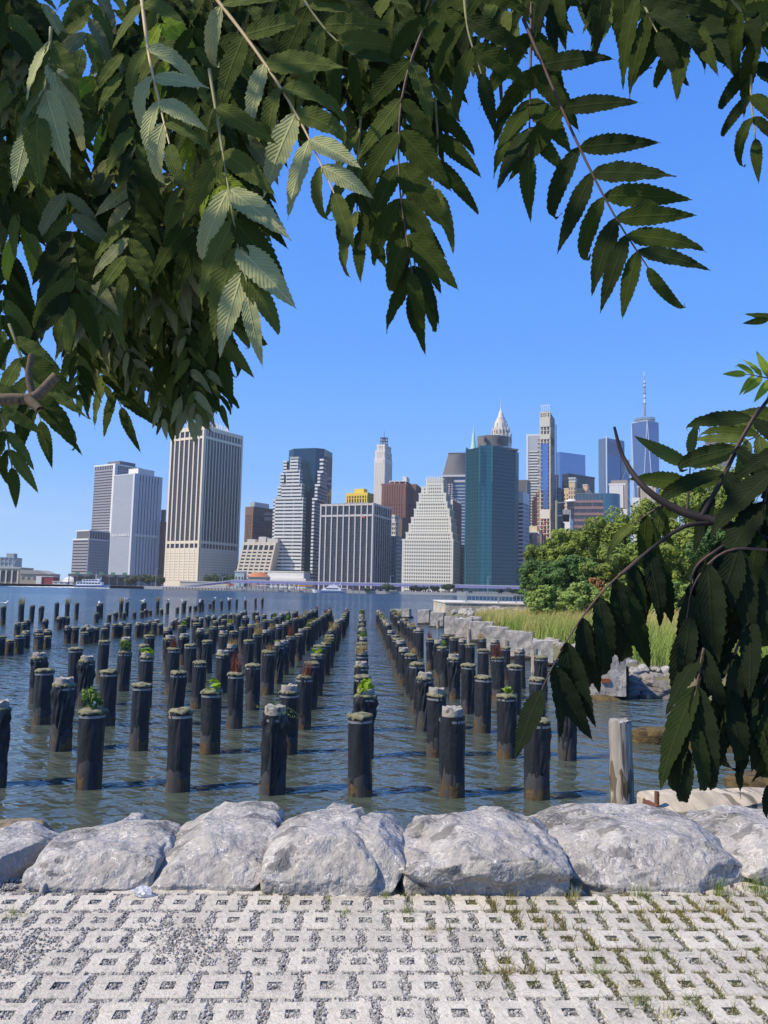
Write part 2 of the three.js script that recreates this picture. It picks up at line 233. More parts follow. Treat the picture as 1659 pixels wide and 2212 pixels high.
{ // stepped white tower wrapped round a blue glass shaft
  const g = building('stepped_tower', 'white banded tower stepping up round a blue glass shaft', 'building', 650, 900, 16);
  const stripe = wallM(.62, .62, .6), dk = glassM(.04, .055, .065, 8, 60), c = at(646, 1268, 925), l = c.sub(g.position).applyAxisAngle(V(0, 1, 0), PHI[g.uuid]);
  const shaftH = at(650, 968, 925).y - LAND, glz = glassM(.022, .06, .10, 30, 60, .06, .35);
  const sh = new THREE.Shape(); [[-24, 0], [-13, 11], [16, 11], [24, 3], [24, -26], [-24, -26]].forEach(([x, y], i) => i ? sh.lineTo(x, y) : sh.moveTo(x, y));
  const eg = new THREE.ExtrudeGeometry(sh, { depth: shaftH, bevelEnabled: false }); eg.rotateX(-Math.PI / 2); { const uv = eg.attributes.uv; for (let i = 0; i < uv.count; i++) uv.setXY(i, uv.getX(i) / 26, uv.getY(i) / 60); } eg.scale(1, 1, -1); eg.rotateY(.0); { const ix = eg.toNonIndexed(); const p = ix.attributes.position; for (let i = 0; i < p.count; i += 3) for (const a of [p, ix.attributes.uv, ix.attributes.normal]) { const k = a.itemSize, t = []; for (let q = 0; q < k; q++) { t.push(a.array[(i + 1) * k + q]); a.array[(i + 1) * k + q] = a.array[(i + 2) * k + q]; a.array[(i + 2) * k + q] = t[q]; } } ix.computeVertexNormals(); ix.translate(l.x, 0, l.z - 12); part('glass_shaft', ix, glz, g); }
  const steps = [[609, 618, 629, 988], [607, 640, 650, 1016], [598.5, 644.5, 655, 1046], [589.5, 650, 660, 1076]];
  steps.forEach(([, , , yt], i) => { const lo = i < 3 ? steps[i + 1][3] : null; const xl = i === 0 ? 618 : steps[i][0] + 3, b = mass(g, [618, 610, 601, 588][i], [635, 640, 645, 649][i], [640, 645, 650, 655][i], yt, 905, lo); core(g, b, dk); const n = Math.max(2, Math.round(bH(b) / 4.1)); skin(g, b, 'L', { m: n, bh: 2.35, bm: stripe, bo: .5 }); skin(g, b, 'L', { n: [1, 2, 2, 3][i], pw: .5, pm: stripe, po: .4 }); skin(g, b, 'R', { m: n, bh: 2.35, bm: stripe, bo: .5 }); lid(g, b, stripe, 1.2, 1); });
  [[603, 611, 997], [598, 606, 1024], [593, 600, 1053], [584, 590, 1081]].forEach(([x0, x1, yt], i, a) => { const b = mass(g, x0, x1, x1 + 4, yt, 930, i < 3 ? a[i + 1][2] : null); core(g, b, dk); skin(g, b, 'L', { m: Math.max(2, Math.round(bH(b) / 4.1)), bh: 2.35, bm: stripe, bo: .5 }); lid(g, b, stripe, 1, .8); });
  [[683, 691, 697, 993], [679, 685, 699, 1019], [674, 680, 701, 1048], [669, 674, 702, 1078]].forEach(([x0, xc, x1, yt], i, a) => { const b = mass(g, x0, xc, x1, yt, 897 + i, i < 3 ? a[i + 1][3] : null); core(g, b, dk); const n = Math.max(2, Math.round(bH(b) / 4.1)); skin(g, b, 'L', { m: n, bh: 2.35, bm: stripe, bo: .5 }); skin(g, b, 'R', { m: n, bh: 2.1, bm: wallM(.34, .33, .34), bo: .5 }); lid(g, b, stripe, 1, .8); });  // right-face bands are a greyed copy of the stripe, painted as shaded
  const p = mass(g, 577, 655, 672, 1236, 880); core(g, p, stripe, 'podium_wall'); skin(g, p, 'L', { n: 10, pw: 1.4, pm: greyD, po: .12, lo: .35, hi: .6, pn: 'window' }); lid(g, p, stone, 1, 1); const p2 = mass(g, 571, 660, 676, 1250, 872); core(g, p2, stripe, 'podium_wall'); skin(g, p2, 'L', { n: 9, pw: 4.6, pm: greyD, po: .12, lo: .3, hi: .65, pn: 'window' });
}
{ // dark glass box with white piers
  const g = building('office_block', 'broad dark glass block with thin white piers and flat roof facing the river', 'building', 803.5, 800, 22);
  const b = mass(g, 687.5, 803.5, 842, 1086, 800); core(g, b, glassM(.028, .032, .045, 36, 40, .09)); const w = wallM(.5, .47, .46);
  for (const [F, n] of [['L', 9], ['R', 8]]) { skin(g, b, F, { n, pw: F === 'L' ? 1.2 : .8, pm: w, po: F === 'L' ? 1 : .6, ew: 1.5 }); skin(g, b, F, { m: 1, bh: 2, bm: w, bo: .7, lo: .86, hi: .985 }); skin(g, b, F, { m: 23, bh: .5, bm: wallM(.05, .05, .065), bo: .12, lo: .02, hi: .86, bn: 'spandrel' }); skin(g, b, F, { n: n * 4, pw: .18, pm: wallM(.06, .06, .075), po: .14, hi: .86, pn: 'mullion' }); }
  boxPart('logo_sign', mat(.5, .05, .03, .6), g, lerp(b.x0, b.x1, .82), b.y0 + .845 * bH(b), b.z1 + .45, 3.4, 2.4, .3);
  roofBox(g, b, .3, .8, .3, .7, 2.5, greyL);
}
{ // yellow-netted roof and the art deco tower
  const g = building('netted_block', 'building top wrapped in bright yellow netting behind the dark glass block', 'building', 780, 1000, 25), yl = wallM(.75, .55, .06);
  const b = mass(g, 743, 789, 802, 1070, 1000); core(g, b, glassM(.06, .045, .04, 8, 20)); for (const [F, n] of [['L', 8], ['R', 6]]) { skin(g, b, F, { n, pw: 1.6, pm: yl, po: .6, lo: .3 }); skin(g, b, F, { m: 3, bh: 1.4, bm: wallM(.5, .36, .1), bo: .3, lo: .7, hi: .97 }); } lid(g, b, yl, 4, 1, 'netting'); roofBox(g, b, .35, .8, .1, .7, 5.5, yl, 'roof_house', 4);
  const t = building('stone_tower', 'slim white stone tower with a stepped crown and dark lantern', 'building', 834, 1150, 20), wl = wallM(.68, .64, .58), gm = glassM(.05, .045, .04, 10, 40);
  for (const [i, [x0, xc, x1, yt, yb]] of [[803, 826, 841, 992, null], [804.5, 825, 840, 975, 992], [808, 825, 838, 962, 975]].entries()) {
    const c = mass(t, x0, xc, x1, yt, 1150 + i * 2, yb); core(t, c, gm); for (const [F, n] of [['L', [7, 6, 5][i]], ['R', [7, 6, 5][i]]]) { skin(t, c, F, { n, pw: [2.0, 1.9, 1.6][i], pm: wl, po: .9, m: Math.max(2, Math.round(bH(c) / 5.2)), bh: 2.2, bm: wallM(.56, .52, .46), bo: .35 }); skin(t, c, F, { n: n, pw: 3, pm: wl, po: 1, lo: .97 }); } lid(t, c, wl, 1.6, 1.4);
    if (i === 2) { const x = (c.x0 + c.x1) / 2, z = (c.z0 + c.z1) / 2; for (const [dx, dz] of [[-1, -1], [1, -1], [1, 1], [-1, 1], [0, 1], [0, -1]]) boxPart('lantern_post', greyD, t, x + dx * 4.2, c.y1 + 8, z + dz * 4.2, .9, 14, .9); for (const h of [4, 9, 14]) boxPart('lantern_ring', greyD, t, x, c.y1 + h, z, 9.5, .8, 9.5); const m = part('flagpole', new THREE.CylinderGeometry(.3, .5, 14, 6), greyD, t); m.position.set(x, c.y1 + 18, z); }
  }
}
{ // brown octagon and the two narrow ones in the gap
  const g = building('brick_tower', 'broad brown brick tower with chamfered corners and white roof structure', 'building', 872, 980, 12), bm = wallM(.22, .10, .07);
  const b = mass(g, 820, 873, 895, 1048, 980); core(g, b, glassM(.035, .03, .028, 22, 30)); const b2 = mass(g, 873, 895, 906, 1049, 1002); core(g, b2, glassM(.035, .03, .028, 12, 30));
  for (const q of [b, b2]) { for (const F of ['L', 'R']) { skin(g, q, F, { n: q === b ? 10 : 5, pw: 1.9, pm: bm, po: .7, m: 24, bh: 1.9, bm: bm, bo: .4, hi: .83 }); skin(g, q, F, { n: q === b ? 10 : 5, pw: 2.4, pm: bm, po: .8, lo: .83 }); } lid(g, q, bm, 2.2, 1.6); }
  roofBox(g, b, .25, 1, .1, .6, 1, white, 'roof_deck', 6); for (const f of [.3, .5, .7, .95]) boxPart('roof_post', white, g, lerp(b.x0, b.x1, f), b.y1 + 3, b.z1 - 4, .8, 6, .8); roofBox(g, b, .45, .92, .2, .6, 5.4, glassM(.1, .13, .16, 8, 3), 'penthouse'); roofBox(g, b, .72, .88, .3, .6, 8, stone, 'chimney', 7);
  const s = building('zigzag_block', 'white zigzag-stepped narrow block squeezed behind the dark glass block', 'building', 855, 870, 18);
  [[838, 850, 857, 1114, 1150], [836, 852, 858, 1128, 1165], [836, 855, 866, 1160, null]].forEach(([x0, xc, x1, yt, yb], i) => { const c = mass(s, x0, xc, x1, yt, 870 - i * 3, yb); core(s, c, glassM(.05, .05, .06, 6, 20)); skin(s, c, 'L', { m: Math.max(3, Math.round(bH(c) / 4.4)), bh: 1.9, bm: i < 2 ? white : wallM(.3, .31, .35), bo: .6 }); skin(s, c, 'R', { m: Math.max(3, Math.round(bH(c) / 4.4)), bh: 1.9, bm: i < 2 ? white : wallM(.3, .31, .35), bo: .6 }); skin(s, c, 'L', { n: 4, pw: .9, pm: pale, po: .4 }); lid(s, c, pale, 1, 1); });  // lowest block's bands are greyed in colour to imitate the shadow there
  const k = building('brown_slab', 'plain brown slab beside the white ziggurat block', 'building', 868, 905, 20); const c = mass(k, 856, 866, 879, 1119, 905); core(k, c, wallM(.16, .11, .085), 'wall'); skin(k, c, 'R', { n: 5, pw: .8, pm: wallM(.1, .08, .07), po: .3 }); lid(k, c, wallM(.13, .1, .08), 1, .6);
}
{ // white ziggurat
  const g = building('ziggurat_block', 'white ziggurat office block stepping back in many tiers', 'building', 978, 780, 14), wz = wallM(.70, .67, .58), gz = glassM(.03, .028, .026, 40, 40);
  const tiers = [[867.5, 978, 992, 1167, null, 22, 15, 0], [875, 976, 987, 1152, 1167, 20, 2, 2], [881, 973, 985, 1133, 1152, 18, 3, 4], [886, 972, 983, 1119, 1133, 17, 2, 6], [892, 969, 978, 1101, 1119, 15, 3, 8], [897, 964, 974, 1086, 1101, 13, 2, 10], [902, 961, 970, 1067, 1086, 12, 3, 12], [907, 957, 963, 1053, 1067, 10, 2, 15], [917, 955, 961, 1036, 1067, 8, 4, 13.5]];
  for (const [x0, xc, x1, yt, yb, n, m, back] of tiers) { const b = mass(g, x0, xc, x1, yt, 780 + back * 1.2, yb); core(g, b, gz); skin(g, b, 'L', { n, pw: 1.05, ew: 1.5, pm: wz, po: .6, m, bh: 1.75, bm: wz, bo: .45 }); skin(g, b, 'R', { n: 6, pw: 1.5, pm: wallM(.5, .48, .42), po: .6, m, bh: 1.9, bm: wallM(.5, .48, .42), bo: .45 }); lid(g, b, wz, 1.1, 1.3, 'tier_parapet'); }  // side walls use a dimmed copy of the white, shade held in colour
  const c = mass(g, 917, 955, 961, 1036, 796); for (let i = 0; i < 7; i++) boxPart('fin', wz, g, lerp(c.x0, c.x1, .08 + i * .14), c.y1 + .5, c.z1 + .4, 1.2, 6, 1); core(g, { ...c, y0: c.y1 - 5.5, y1: c.y1 + 1, z1: c.z1 + .4 }, wz, 'crown_wall');
  const d = building('office_block', 'dark narrow block rising just behind the white ziggurat', 'building', 977, 860, 18); const e = mass(d, 965, 976, 994.5, 1080, 860); core(d, e, glassM(.035, .03, .035, 10, 30)); skin(d, e, 'R', { n: 7, pw: .7, pm: wallM(.16, .14, .15), po: .5 }); skin(d, e, 'L', { n: 2, pw: 2, pm: white, po: .4 }); for (let i = 0; i < 6; i++) boxPart('roof_rail', white, d, e.x1 - 1, e.y1 + 1.5, lerp(e.z1, e.z0, i / 5), .3, 3, .3); boxPart('roof_rail', white, d, e.x1 - 1, e.y1 + 3, (e.z0 + e.z1) / 2, .3, .4, bD(e));
}
{ // mansard-roofed tower and green spire
  const g = building('office_tower', 'banded tower with a dark hipped roof and blue glass bays', 'building', 972, 1150, 12); const b = mass(g, 954, 1010, 1016, 1030, 1150); core(g, b, glassM(.05, .10, .19, 24, 50, .08, .3));
  skin(g, b, 'L', { m: 34, bh: 1.2, bm: pale, bo: .4, hi: .95 }); const q = { ...b, x1: b.x0 + bW(b) * .4, z1: b.z1 + 3 }; core(g, q, glassM(.04, .04, .045, 8, 40)); skin(g, q, 'L', { m: 36, bh: 3, bm: wallM(.36, .36, .37), bo: .5, hi: .74 }); for (const i of [0, 1, 2, 3]) for (let j = 0; j < 10; j++) boxPart('bay', wallM(.48, .45, .44), g, lerp(q.x0, q.x1, .1 + i * .27), b.y0 + (.76 + j * .019) * bH(b), q.z1 + 1, 2.6, 2, 2.4);
  lid(g, b, pale, 3, 6, 'cornice'); { const c = lid(g, b, pale, 3, 3, 'cornice'); c.position.y -= 8; }
  const rf = new THREE.CylinderGeometry(.62, 1, 1, 4, 1); rf.rotateY(Math.PI / 4); const m = part('hipped_roof', rf, wallM(.10, .095, .10), g), h = at(1000, 977, 1150).y - at(1000, 1026, 1150).y; m.scale.set(bW(b) * .74, h, bD(b) * .72); m.position.set((b.x0 + b.x1) / 2, b.y1 + 2.5 + h / 2, (b.z0 + b.z1) / 2);
  boxPart('roof_rim', greyD, g, (b.x0 + b.x1) / 2, b.y1 + 3.2 + h, (b.z0 + b.z1) / 2, bW(b) * .68, 1.6, bD(b) * .66);
  const s = thing('green_spire', 'thin pale green copper spire behind the hipped roof', 'spire', at(1020, 1268, 1350)); s.position.y = LAND; const top1 = at(1016.5, 918, 1350).y - LAND, bot = at(1017, 962, 1350).y - LAND; const pt = (r, y) => new THREE.Vector2(r, y), mg = mat(.30, .52, .46, .7);
  const lg = new THREE.LatheGeometry([pt(9, 0), pt(9, bot - 26), pt(8, bot - 24), pt(5.5, bot - 6), pt(3, bot + 8), pt(3.4, bot + 10), pt(2.2, bot + 20), pt(1.2, bot + 24), pt(.25, top1)], 8); const sm = part('spire', lg, mg, s); part('finial_ball', new THREE.SphereGeometry(1.4, 8, 6), mg, s).position.y = bot + 27;
}
{ // teal octagon with its roof box
  const g = building('glass_tower', 'teal mirrored glass tower with many facets and a grey roof box', 'building', 1035, 740, 0); const H = at(1050, 963, 740).y - LAND;
  const P = [[1003, 752], [1033, 738], [1060, 738], [1113, 752], [1119, 775], [1100, 800], [1020, 800]].map(([x, d]) => at(x, 1268, d).sub(g.position)); const cxs = P.reduce((a, p) => a + p.x, 0) / 7, czs = P.reduce((a, p) => a + p.z, 0) / 7;
  const teals = [[.010, .05, .06], [.02, .12, .135], [.016, .085, .105], [.014, .07, .10], [.02, .06, .08], [.02, .06, .08], [.02, .06, .08]];  // facet tints, darker and lighter to imitate how each facet catches light
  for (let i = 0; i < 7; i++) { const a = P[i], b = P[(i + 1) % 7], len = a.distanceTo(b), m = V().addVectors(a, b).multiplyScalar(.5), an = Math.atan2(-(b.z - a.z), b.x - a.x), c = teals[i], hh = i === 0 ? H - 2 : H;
    const w = boxPart('glass_facet', glassM(...[[.014, .07, .085], [.024, .135, .165], [.018, .095, .125], [.03, .12, .15]][Math.min(i, 3)], Math.round(len / 1.6), 40, .06, .22), g, lerp(m.x, cxs, .04), hh / 2, lerp(m.z, czs, .04), len + .2, hh, 1.6, an);  // glass tint differs per facet to paint in uneven reflections
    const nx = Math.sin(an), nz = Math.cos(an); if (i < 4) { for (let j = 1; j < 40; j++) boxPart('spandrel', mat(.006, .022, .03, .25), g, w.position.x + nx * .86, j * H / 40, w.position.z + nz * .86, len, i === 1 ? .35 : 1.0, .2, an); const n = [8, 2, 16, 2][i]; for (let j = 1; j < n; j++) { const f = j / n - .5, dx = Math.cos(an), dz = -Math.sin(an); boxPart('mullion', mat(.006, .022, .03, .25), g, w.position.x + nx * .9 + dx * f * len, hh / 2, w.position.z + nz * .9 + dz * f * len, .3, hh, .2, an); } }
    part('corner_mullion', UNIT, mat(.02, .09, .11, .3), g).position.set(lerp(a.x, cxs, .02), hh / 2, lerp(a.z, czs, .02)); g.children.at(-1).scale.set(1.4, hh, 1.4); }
  boxPart('roof', greyD, g, cxs, H - 1.5, czs, 44, 1, 36);
  for (const x of [P[1].x, P[2].x]) boxPart('corner_rib', mat(.03, .14, .16, .3), g, x + .3, H - 18, P[1].z + 1.2, 1.3, 36, 1.2);
  const rb = new THREE.CylinderGeometry(16.5, 16.5, 11, 8); rb.rotateY(.3); const r = part('roof_box', rb, wallM(.13, .125, .125), g); r.position.set(at(1062, 1268, 765).x - g.position.x, H + 8, czs); r.scale.z = .8; boxPart('roof_collar', stone, g, r.position.x, H + 1.5, czs, 27, 3, 20); for (const [k, o] of [[0, -9], [1, 4], [2, 8]]) boxPart('louver', blackM, g, r.position.x + o, H + 8.5, czs + 13, 2.4, 5, 1.4); for (let i = 0; i < 7; i++) boxPart('roof_rail', greyL, g, r.position.x - 12 + i * 4, H + 14.4, czs + 9, .25, 1.6, .25);
  const sl = new THREE.BufferGeometry(); const gm = glassM(.02, .06, .065, 24, 4, .08, .3); for (const [xa, xb] of [[1000, 1036], [1058, 1116]]) { const a = at(xa, 1268, 722).sub(g.position), b = at(xb, 1268, 722).sub(g.position), c = at(xa + 6, 1268, 740).sub(g.position), d = at(xb - 3, 1268, 740).sub(g.position); const q = new THREE.BufferGeometry(), h2 = 9, y = 2; q.setAttribute('position', new THREE.Float32BufferAttribute([a.x, y, a.z, b.x, y, b.z, d.x, h2, d.z, a.x, y, a.z, d.x, h2, d.z, c.x, h2, c.z, a.x, y - 3, a.z, b.x, y - 3, b.z, b.x, y, b.z, a.x, y - 3, a.z, b.x, y, b.z, a.x, y, a.z], 3)); q.setAttribute('uv', new THREE.Float32BufferAttribute([0, 0, 1, 0, 1, 1, 0, 0, 1, 1, 0, 1, 0, 0, 1, 0, 1, 0, 0, 0, 1, 0, 0, 0], 2)); q.computeVertexNormals(); part('sloping_glass_foot', q, gm, g); }
}
{ // ornate spire tower
  const D = 1260, s = thing('crowned_tower', 'ornate pale stone tower top tapering to a needle behind the teal tower', 'building', at(1080, 1268, D)); s.position.y = LAND; const y = (v) => at(1078, v, D).y - LAND, st = wallM(.6, .55, .48);
  const oct = (name, r, y0, y1, rt = r) => { const c = new THREE.CylinderGeometry(rt, r, y1 - y0, 8); c.rotateY(Math.PI / 8); const m = part(name, c, st, s); m.position.y = (y0 + y1) / 2; return m; };
  oct('shaft', 18, 0, y(942)); oct('tier', 15, y(942), y(930)); oct('tier', 12, y(930), y(910), 10); oct('tier', 7.5, y(910), y(903)); oct('tier', 5.6, y(903), y(893), 4); oct('crown_cone', 4, y(893), y(886), 1.2); const n = part('needle', new THREE.CylinderGeometry(.35, .9, y(858) - y(886), 6), wallM(.5, .5, .5), s); n.position.y = (y(858) + y(886)) / 2; const ml = part('finial', new THREE.CylinderGeometry(1.2, 1.6, y(881) - y(888), 8), white, s); ml.position.y = y(884.5);
  for (const [r, y0, y1, n, w] of [[17.4, y(962), y(938), 16, 1.6], [14.4, y(942), y(925), 16, 1.4], [11, y(930), y(915), 8, 1.2]]) for (let i = 0; i < n; i++) { const a = i / n * 6.283; boxPart('pilaster', st, s, Math.sin(a) * r, (y0 + y1) / 2, Math.cos(a) * r, w, y1 - y0, w, a); if (n === 16) boxPart('window', blackM, s, Math.sin(a + .2) * r * .99, (y0 + y1) / 2 - 2, Math.cos(a + .2) * r * .99, w * .8, (y1 - y0) * .5, w, a + .2); }
}
{ // thin ones between the teal tower and the trees
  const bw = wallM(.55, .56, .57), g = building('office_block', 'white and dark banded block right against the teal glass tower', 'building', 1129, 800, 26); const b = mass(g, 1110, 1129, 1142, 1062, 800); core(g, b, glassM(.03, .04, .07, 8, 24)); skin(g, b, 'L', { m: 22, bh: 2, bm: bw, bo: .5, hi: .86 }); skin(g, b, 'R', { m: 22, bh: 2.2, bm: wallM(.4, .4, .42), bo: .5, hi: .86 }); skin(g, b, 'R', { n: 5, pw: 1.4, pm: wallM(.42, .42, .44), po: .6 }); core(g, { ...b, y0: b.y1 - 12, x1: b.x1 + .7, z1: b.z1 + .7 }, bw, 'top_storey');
  const k = building('dark_block', 'dark ribbed block showing above the white banded block', 'building', 1133, 980, 20), c = mass(k, 1112, 1138, 1146, 1038, 980); core(k, c, glassM(.03, .03, .035, 8, 24)); skin(k, c, 'L', { n: 12, pw: .7, pm: wallM(.2, .19, .2), po: .5 }); lid(k, c, greyD, 1, .5);
  const t = building('office_tower', 'white striped tower standing behind the unfinished tower', 'building', 1167, 1100, 12), d = mass(t, 1137, 1175, 1185, 941, 1100); core(t, d, glassM(.05, .055, .065, 14, 50)); skin(t, d, 'L', { m: 50, bh: 2.3, bm: wallM(.62, .61, .58), bo: .4, hi: .9 }); skin(t, d, 'L', { n: 18, pw: 1.1, pm: pale, po: .5, lo: .905 }); lid(t, d, white, 2.4, 1.2); boxPart('corner_pier', white, t, d.x0 + 1, (d.y0 + d.y1) / 2, d.z1 + .4, 3, bH(d), 1.4);
  const o = building('brick_tower', 'small stepped orange brick tower at the foot of the unfinished tower', 'building', 1161, 985, 16), ob = wallM(.36, .17, .10); for (const [x0, xc, x1, yt, yb] of [[1149, 1164, 1172, 1083, null], [1152, 1164, 1170, 1074, 1083], [1158, 1164, 1168, 1064, 1074]]) { const e = mass(o, x0, xc, x1, yt, 985, yb); core(o, e, glassM(.05, .03, .03, 8, 20)); skin(o, e, 'L', { n: 4, pw: 1.2, pm: ob, po: .5, m: Math.max(2, Math.round(bH(e) / 4)), bh: 2, bm: ob, bo: .3 }); lid(o, e, ob, 1, .8); }
  const yb = building('low_block', 'low cream and white block glimpsed above the treetops', 'building', 1155, 900, 15), e = mass(yb, 1140, 1160, 1168, 1136, 900); core(yb, e, wallM(.6, .5, .3), 'wall'); const e2 = mass(yb, 1140, 1164, 1170, 1148, 880); core(yb, e2, white, 'wall'); skin(yb, e2, 'L', { n: 5, pw: 1.6, pm: blackM, po: .15, lo: .5, hi: .8, pn: 'window' });
  const db = building('dark_block', 'low dark navy block half hidden by the treetops', 'building', 1150, 840, 15), f = mass(db, 1140, 1160, 1166, 1152, 840); core(db, f, glassM(.02, .022, .035, 8, 10)); lid(db, f, greyD, 1, .5);
  const mb = building('tan_strip', 'thin tan block wedged beside the teal tower', 'building', 1113, 790, 20), h = mass(mb, 1106, 1113, 1119, 1072, 790); core(mb, h, wallM(.35, .3, .24), 'wall'); skin(mb, h, 'L', { m: 30, bh: .8, bm: greyD, bo: .1 });
  const wb = building('office_block', 'small balconied block beside the foot of the white ziggurat', 'building', 1000, 830, 20), q = mass(wb, 990, 1001, 1006, 1178, 830); core(wb, q, wallM(.4, .28, .2), 'wall'); skin(wb, q, 'L', { m: 14, bh: .8, bm: greyD, bo: .4, bn: 'balcony' });
}
{ // unfinished tower
  const g = building('unfinished_tower', 'slender unfinished concrete tower with open floors and blue glass going up', 'building', 1189, 950, 20), cc = wallM(.55, .51, .42); const b = mass(g, 1167, 1188, 1199, 889, 950), H = bH(b), Y = (v) => at(1180, v, 950).y - LAND;
  core(g, { ...b, x0: b.x1 - bW(b) * .12, z1: b.z1 - 1 }, wallM(.3, .3, .3), 'concrete_core'); core(g, { ...b, z1: b.z1 - 8 }, wallM(.24, .21, .18), 'back_wall');
  for (let i = 0; i <= 3; i++) boxPart('column', cc, g, lerp(b.x0, b.x1, i / 3), H / 2 - 1, b.z1 - .8, 1.4, H, 1.4);
  const bot = Y(1128); for (let j = 0; j < 46; j++) { const y = j * H / 46; boxPart('floor_slab', cc, g, (b.x0 + b.x1) / 2 - (j > 14 && j < 40 ? 2 : 0), y, (b.z0 + b.z1) / 2, bW(b) + (j > 14 && j < 40 ? 4 : 0), .7, bD(b) + .4); }
  const p = { ...b, x0: lerp(b.x0, b.x1, .28), x1: lerp(b.x0, b.x1, .82), y0: Y(1098), y1: Y(958), z1: b.z1 + .6, z0: b.z1 - .4 }; core(g, p, glassM(.10, .20, .48, 6, 34, .06, .35), 'glass_curtain'); const p2 = { ...p, x0: lerp(b.x0, b.x1, .02), x1: lerp(b.x0, b.x1, .27), y0: Y(1060), y1: Y(958), z1: b.z1 + .2 }; core(g, p2, glassM(.06, .13, .32, 4, 34, .08, .3), 'glass_curtain');
  core(g, { ...b, y0: Y(921), y1: Y(900), z1: b.z1 + .5 }, cc, 'concrete_cap'); for (let i = 0; i < 5; i++) boxPart('column', cc, g, lerp(b.x0, b.x1, i / 4), Y(895.5), b.z1, 1, 8, 1); core(g, { ...b, y0: Y(892), y1: Y(889), z1: b.z1 + .4 }, cc, 'roof_beam');
  core(g, { ...b, y0: Y(1120), y1: Y(1100), z1: b.z1 + .4 }, wallM(.62, .6, .54), 'concrete_band'); core(g, { ...b, y0: Y(948), y1: Y(938), z1: b.z1 + .3 }, cc, 'concrete_band');
  for (let j = 0; j < 30; j++) boxPart('netting_panel', wallM(.30, .06, .06), g, b.x1 - 2.6, Y(1098 - j * 4.6), b.z1 + .2, 1.6, 1.6, .4); for (let j = 0; j < 12; j++) boxPart('netting_panel', wallM(.34, .07, .06), g, lerp(b.x0, b.x1, .15 + .55 * ((j * 7 % 5) / 5)), Y(1166 - j * 5.6), b.z1 + .1, 4, 1.6, .5);
  boxPart('crane_rail', white, g, (b.x0 + b.x1) / 2, b.y1 + 9, b.z1 - 3, bW(b), .6, .6); for (let i = 0; i < 5; i++) boxPart('roof_post', white, g, lerp(b.x0, b.x1, .1 + i * .2), b.y1 + 5, b.z1 - 3, .5, 9, .5); roofBox(g, b, .2, .8, .2, .6, 3, greyD);
  const hm = wallM(.30, .38, .62); boxPart('hoist_mast', hm, g, b.x1 + 2.5, H * .48, b.z1 - bD(b) * .85, 1.2, H * .96, 1.2); for (let j = 0; j < 20; j++) boxPart('hoist_tie', hm, g, b.x1 + 1.2, (j + .5) * H * .048, b.z1 - bD(b) * .85, 3, .4, .4);
}
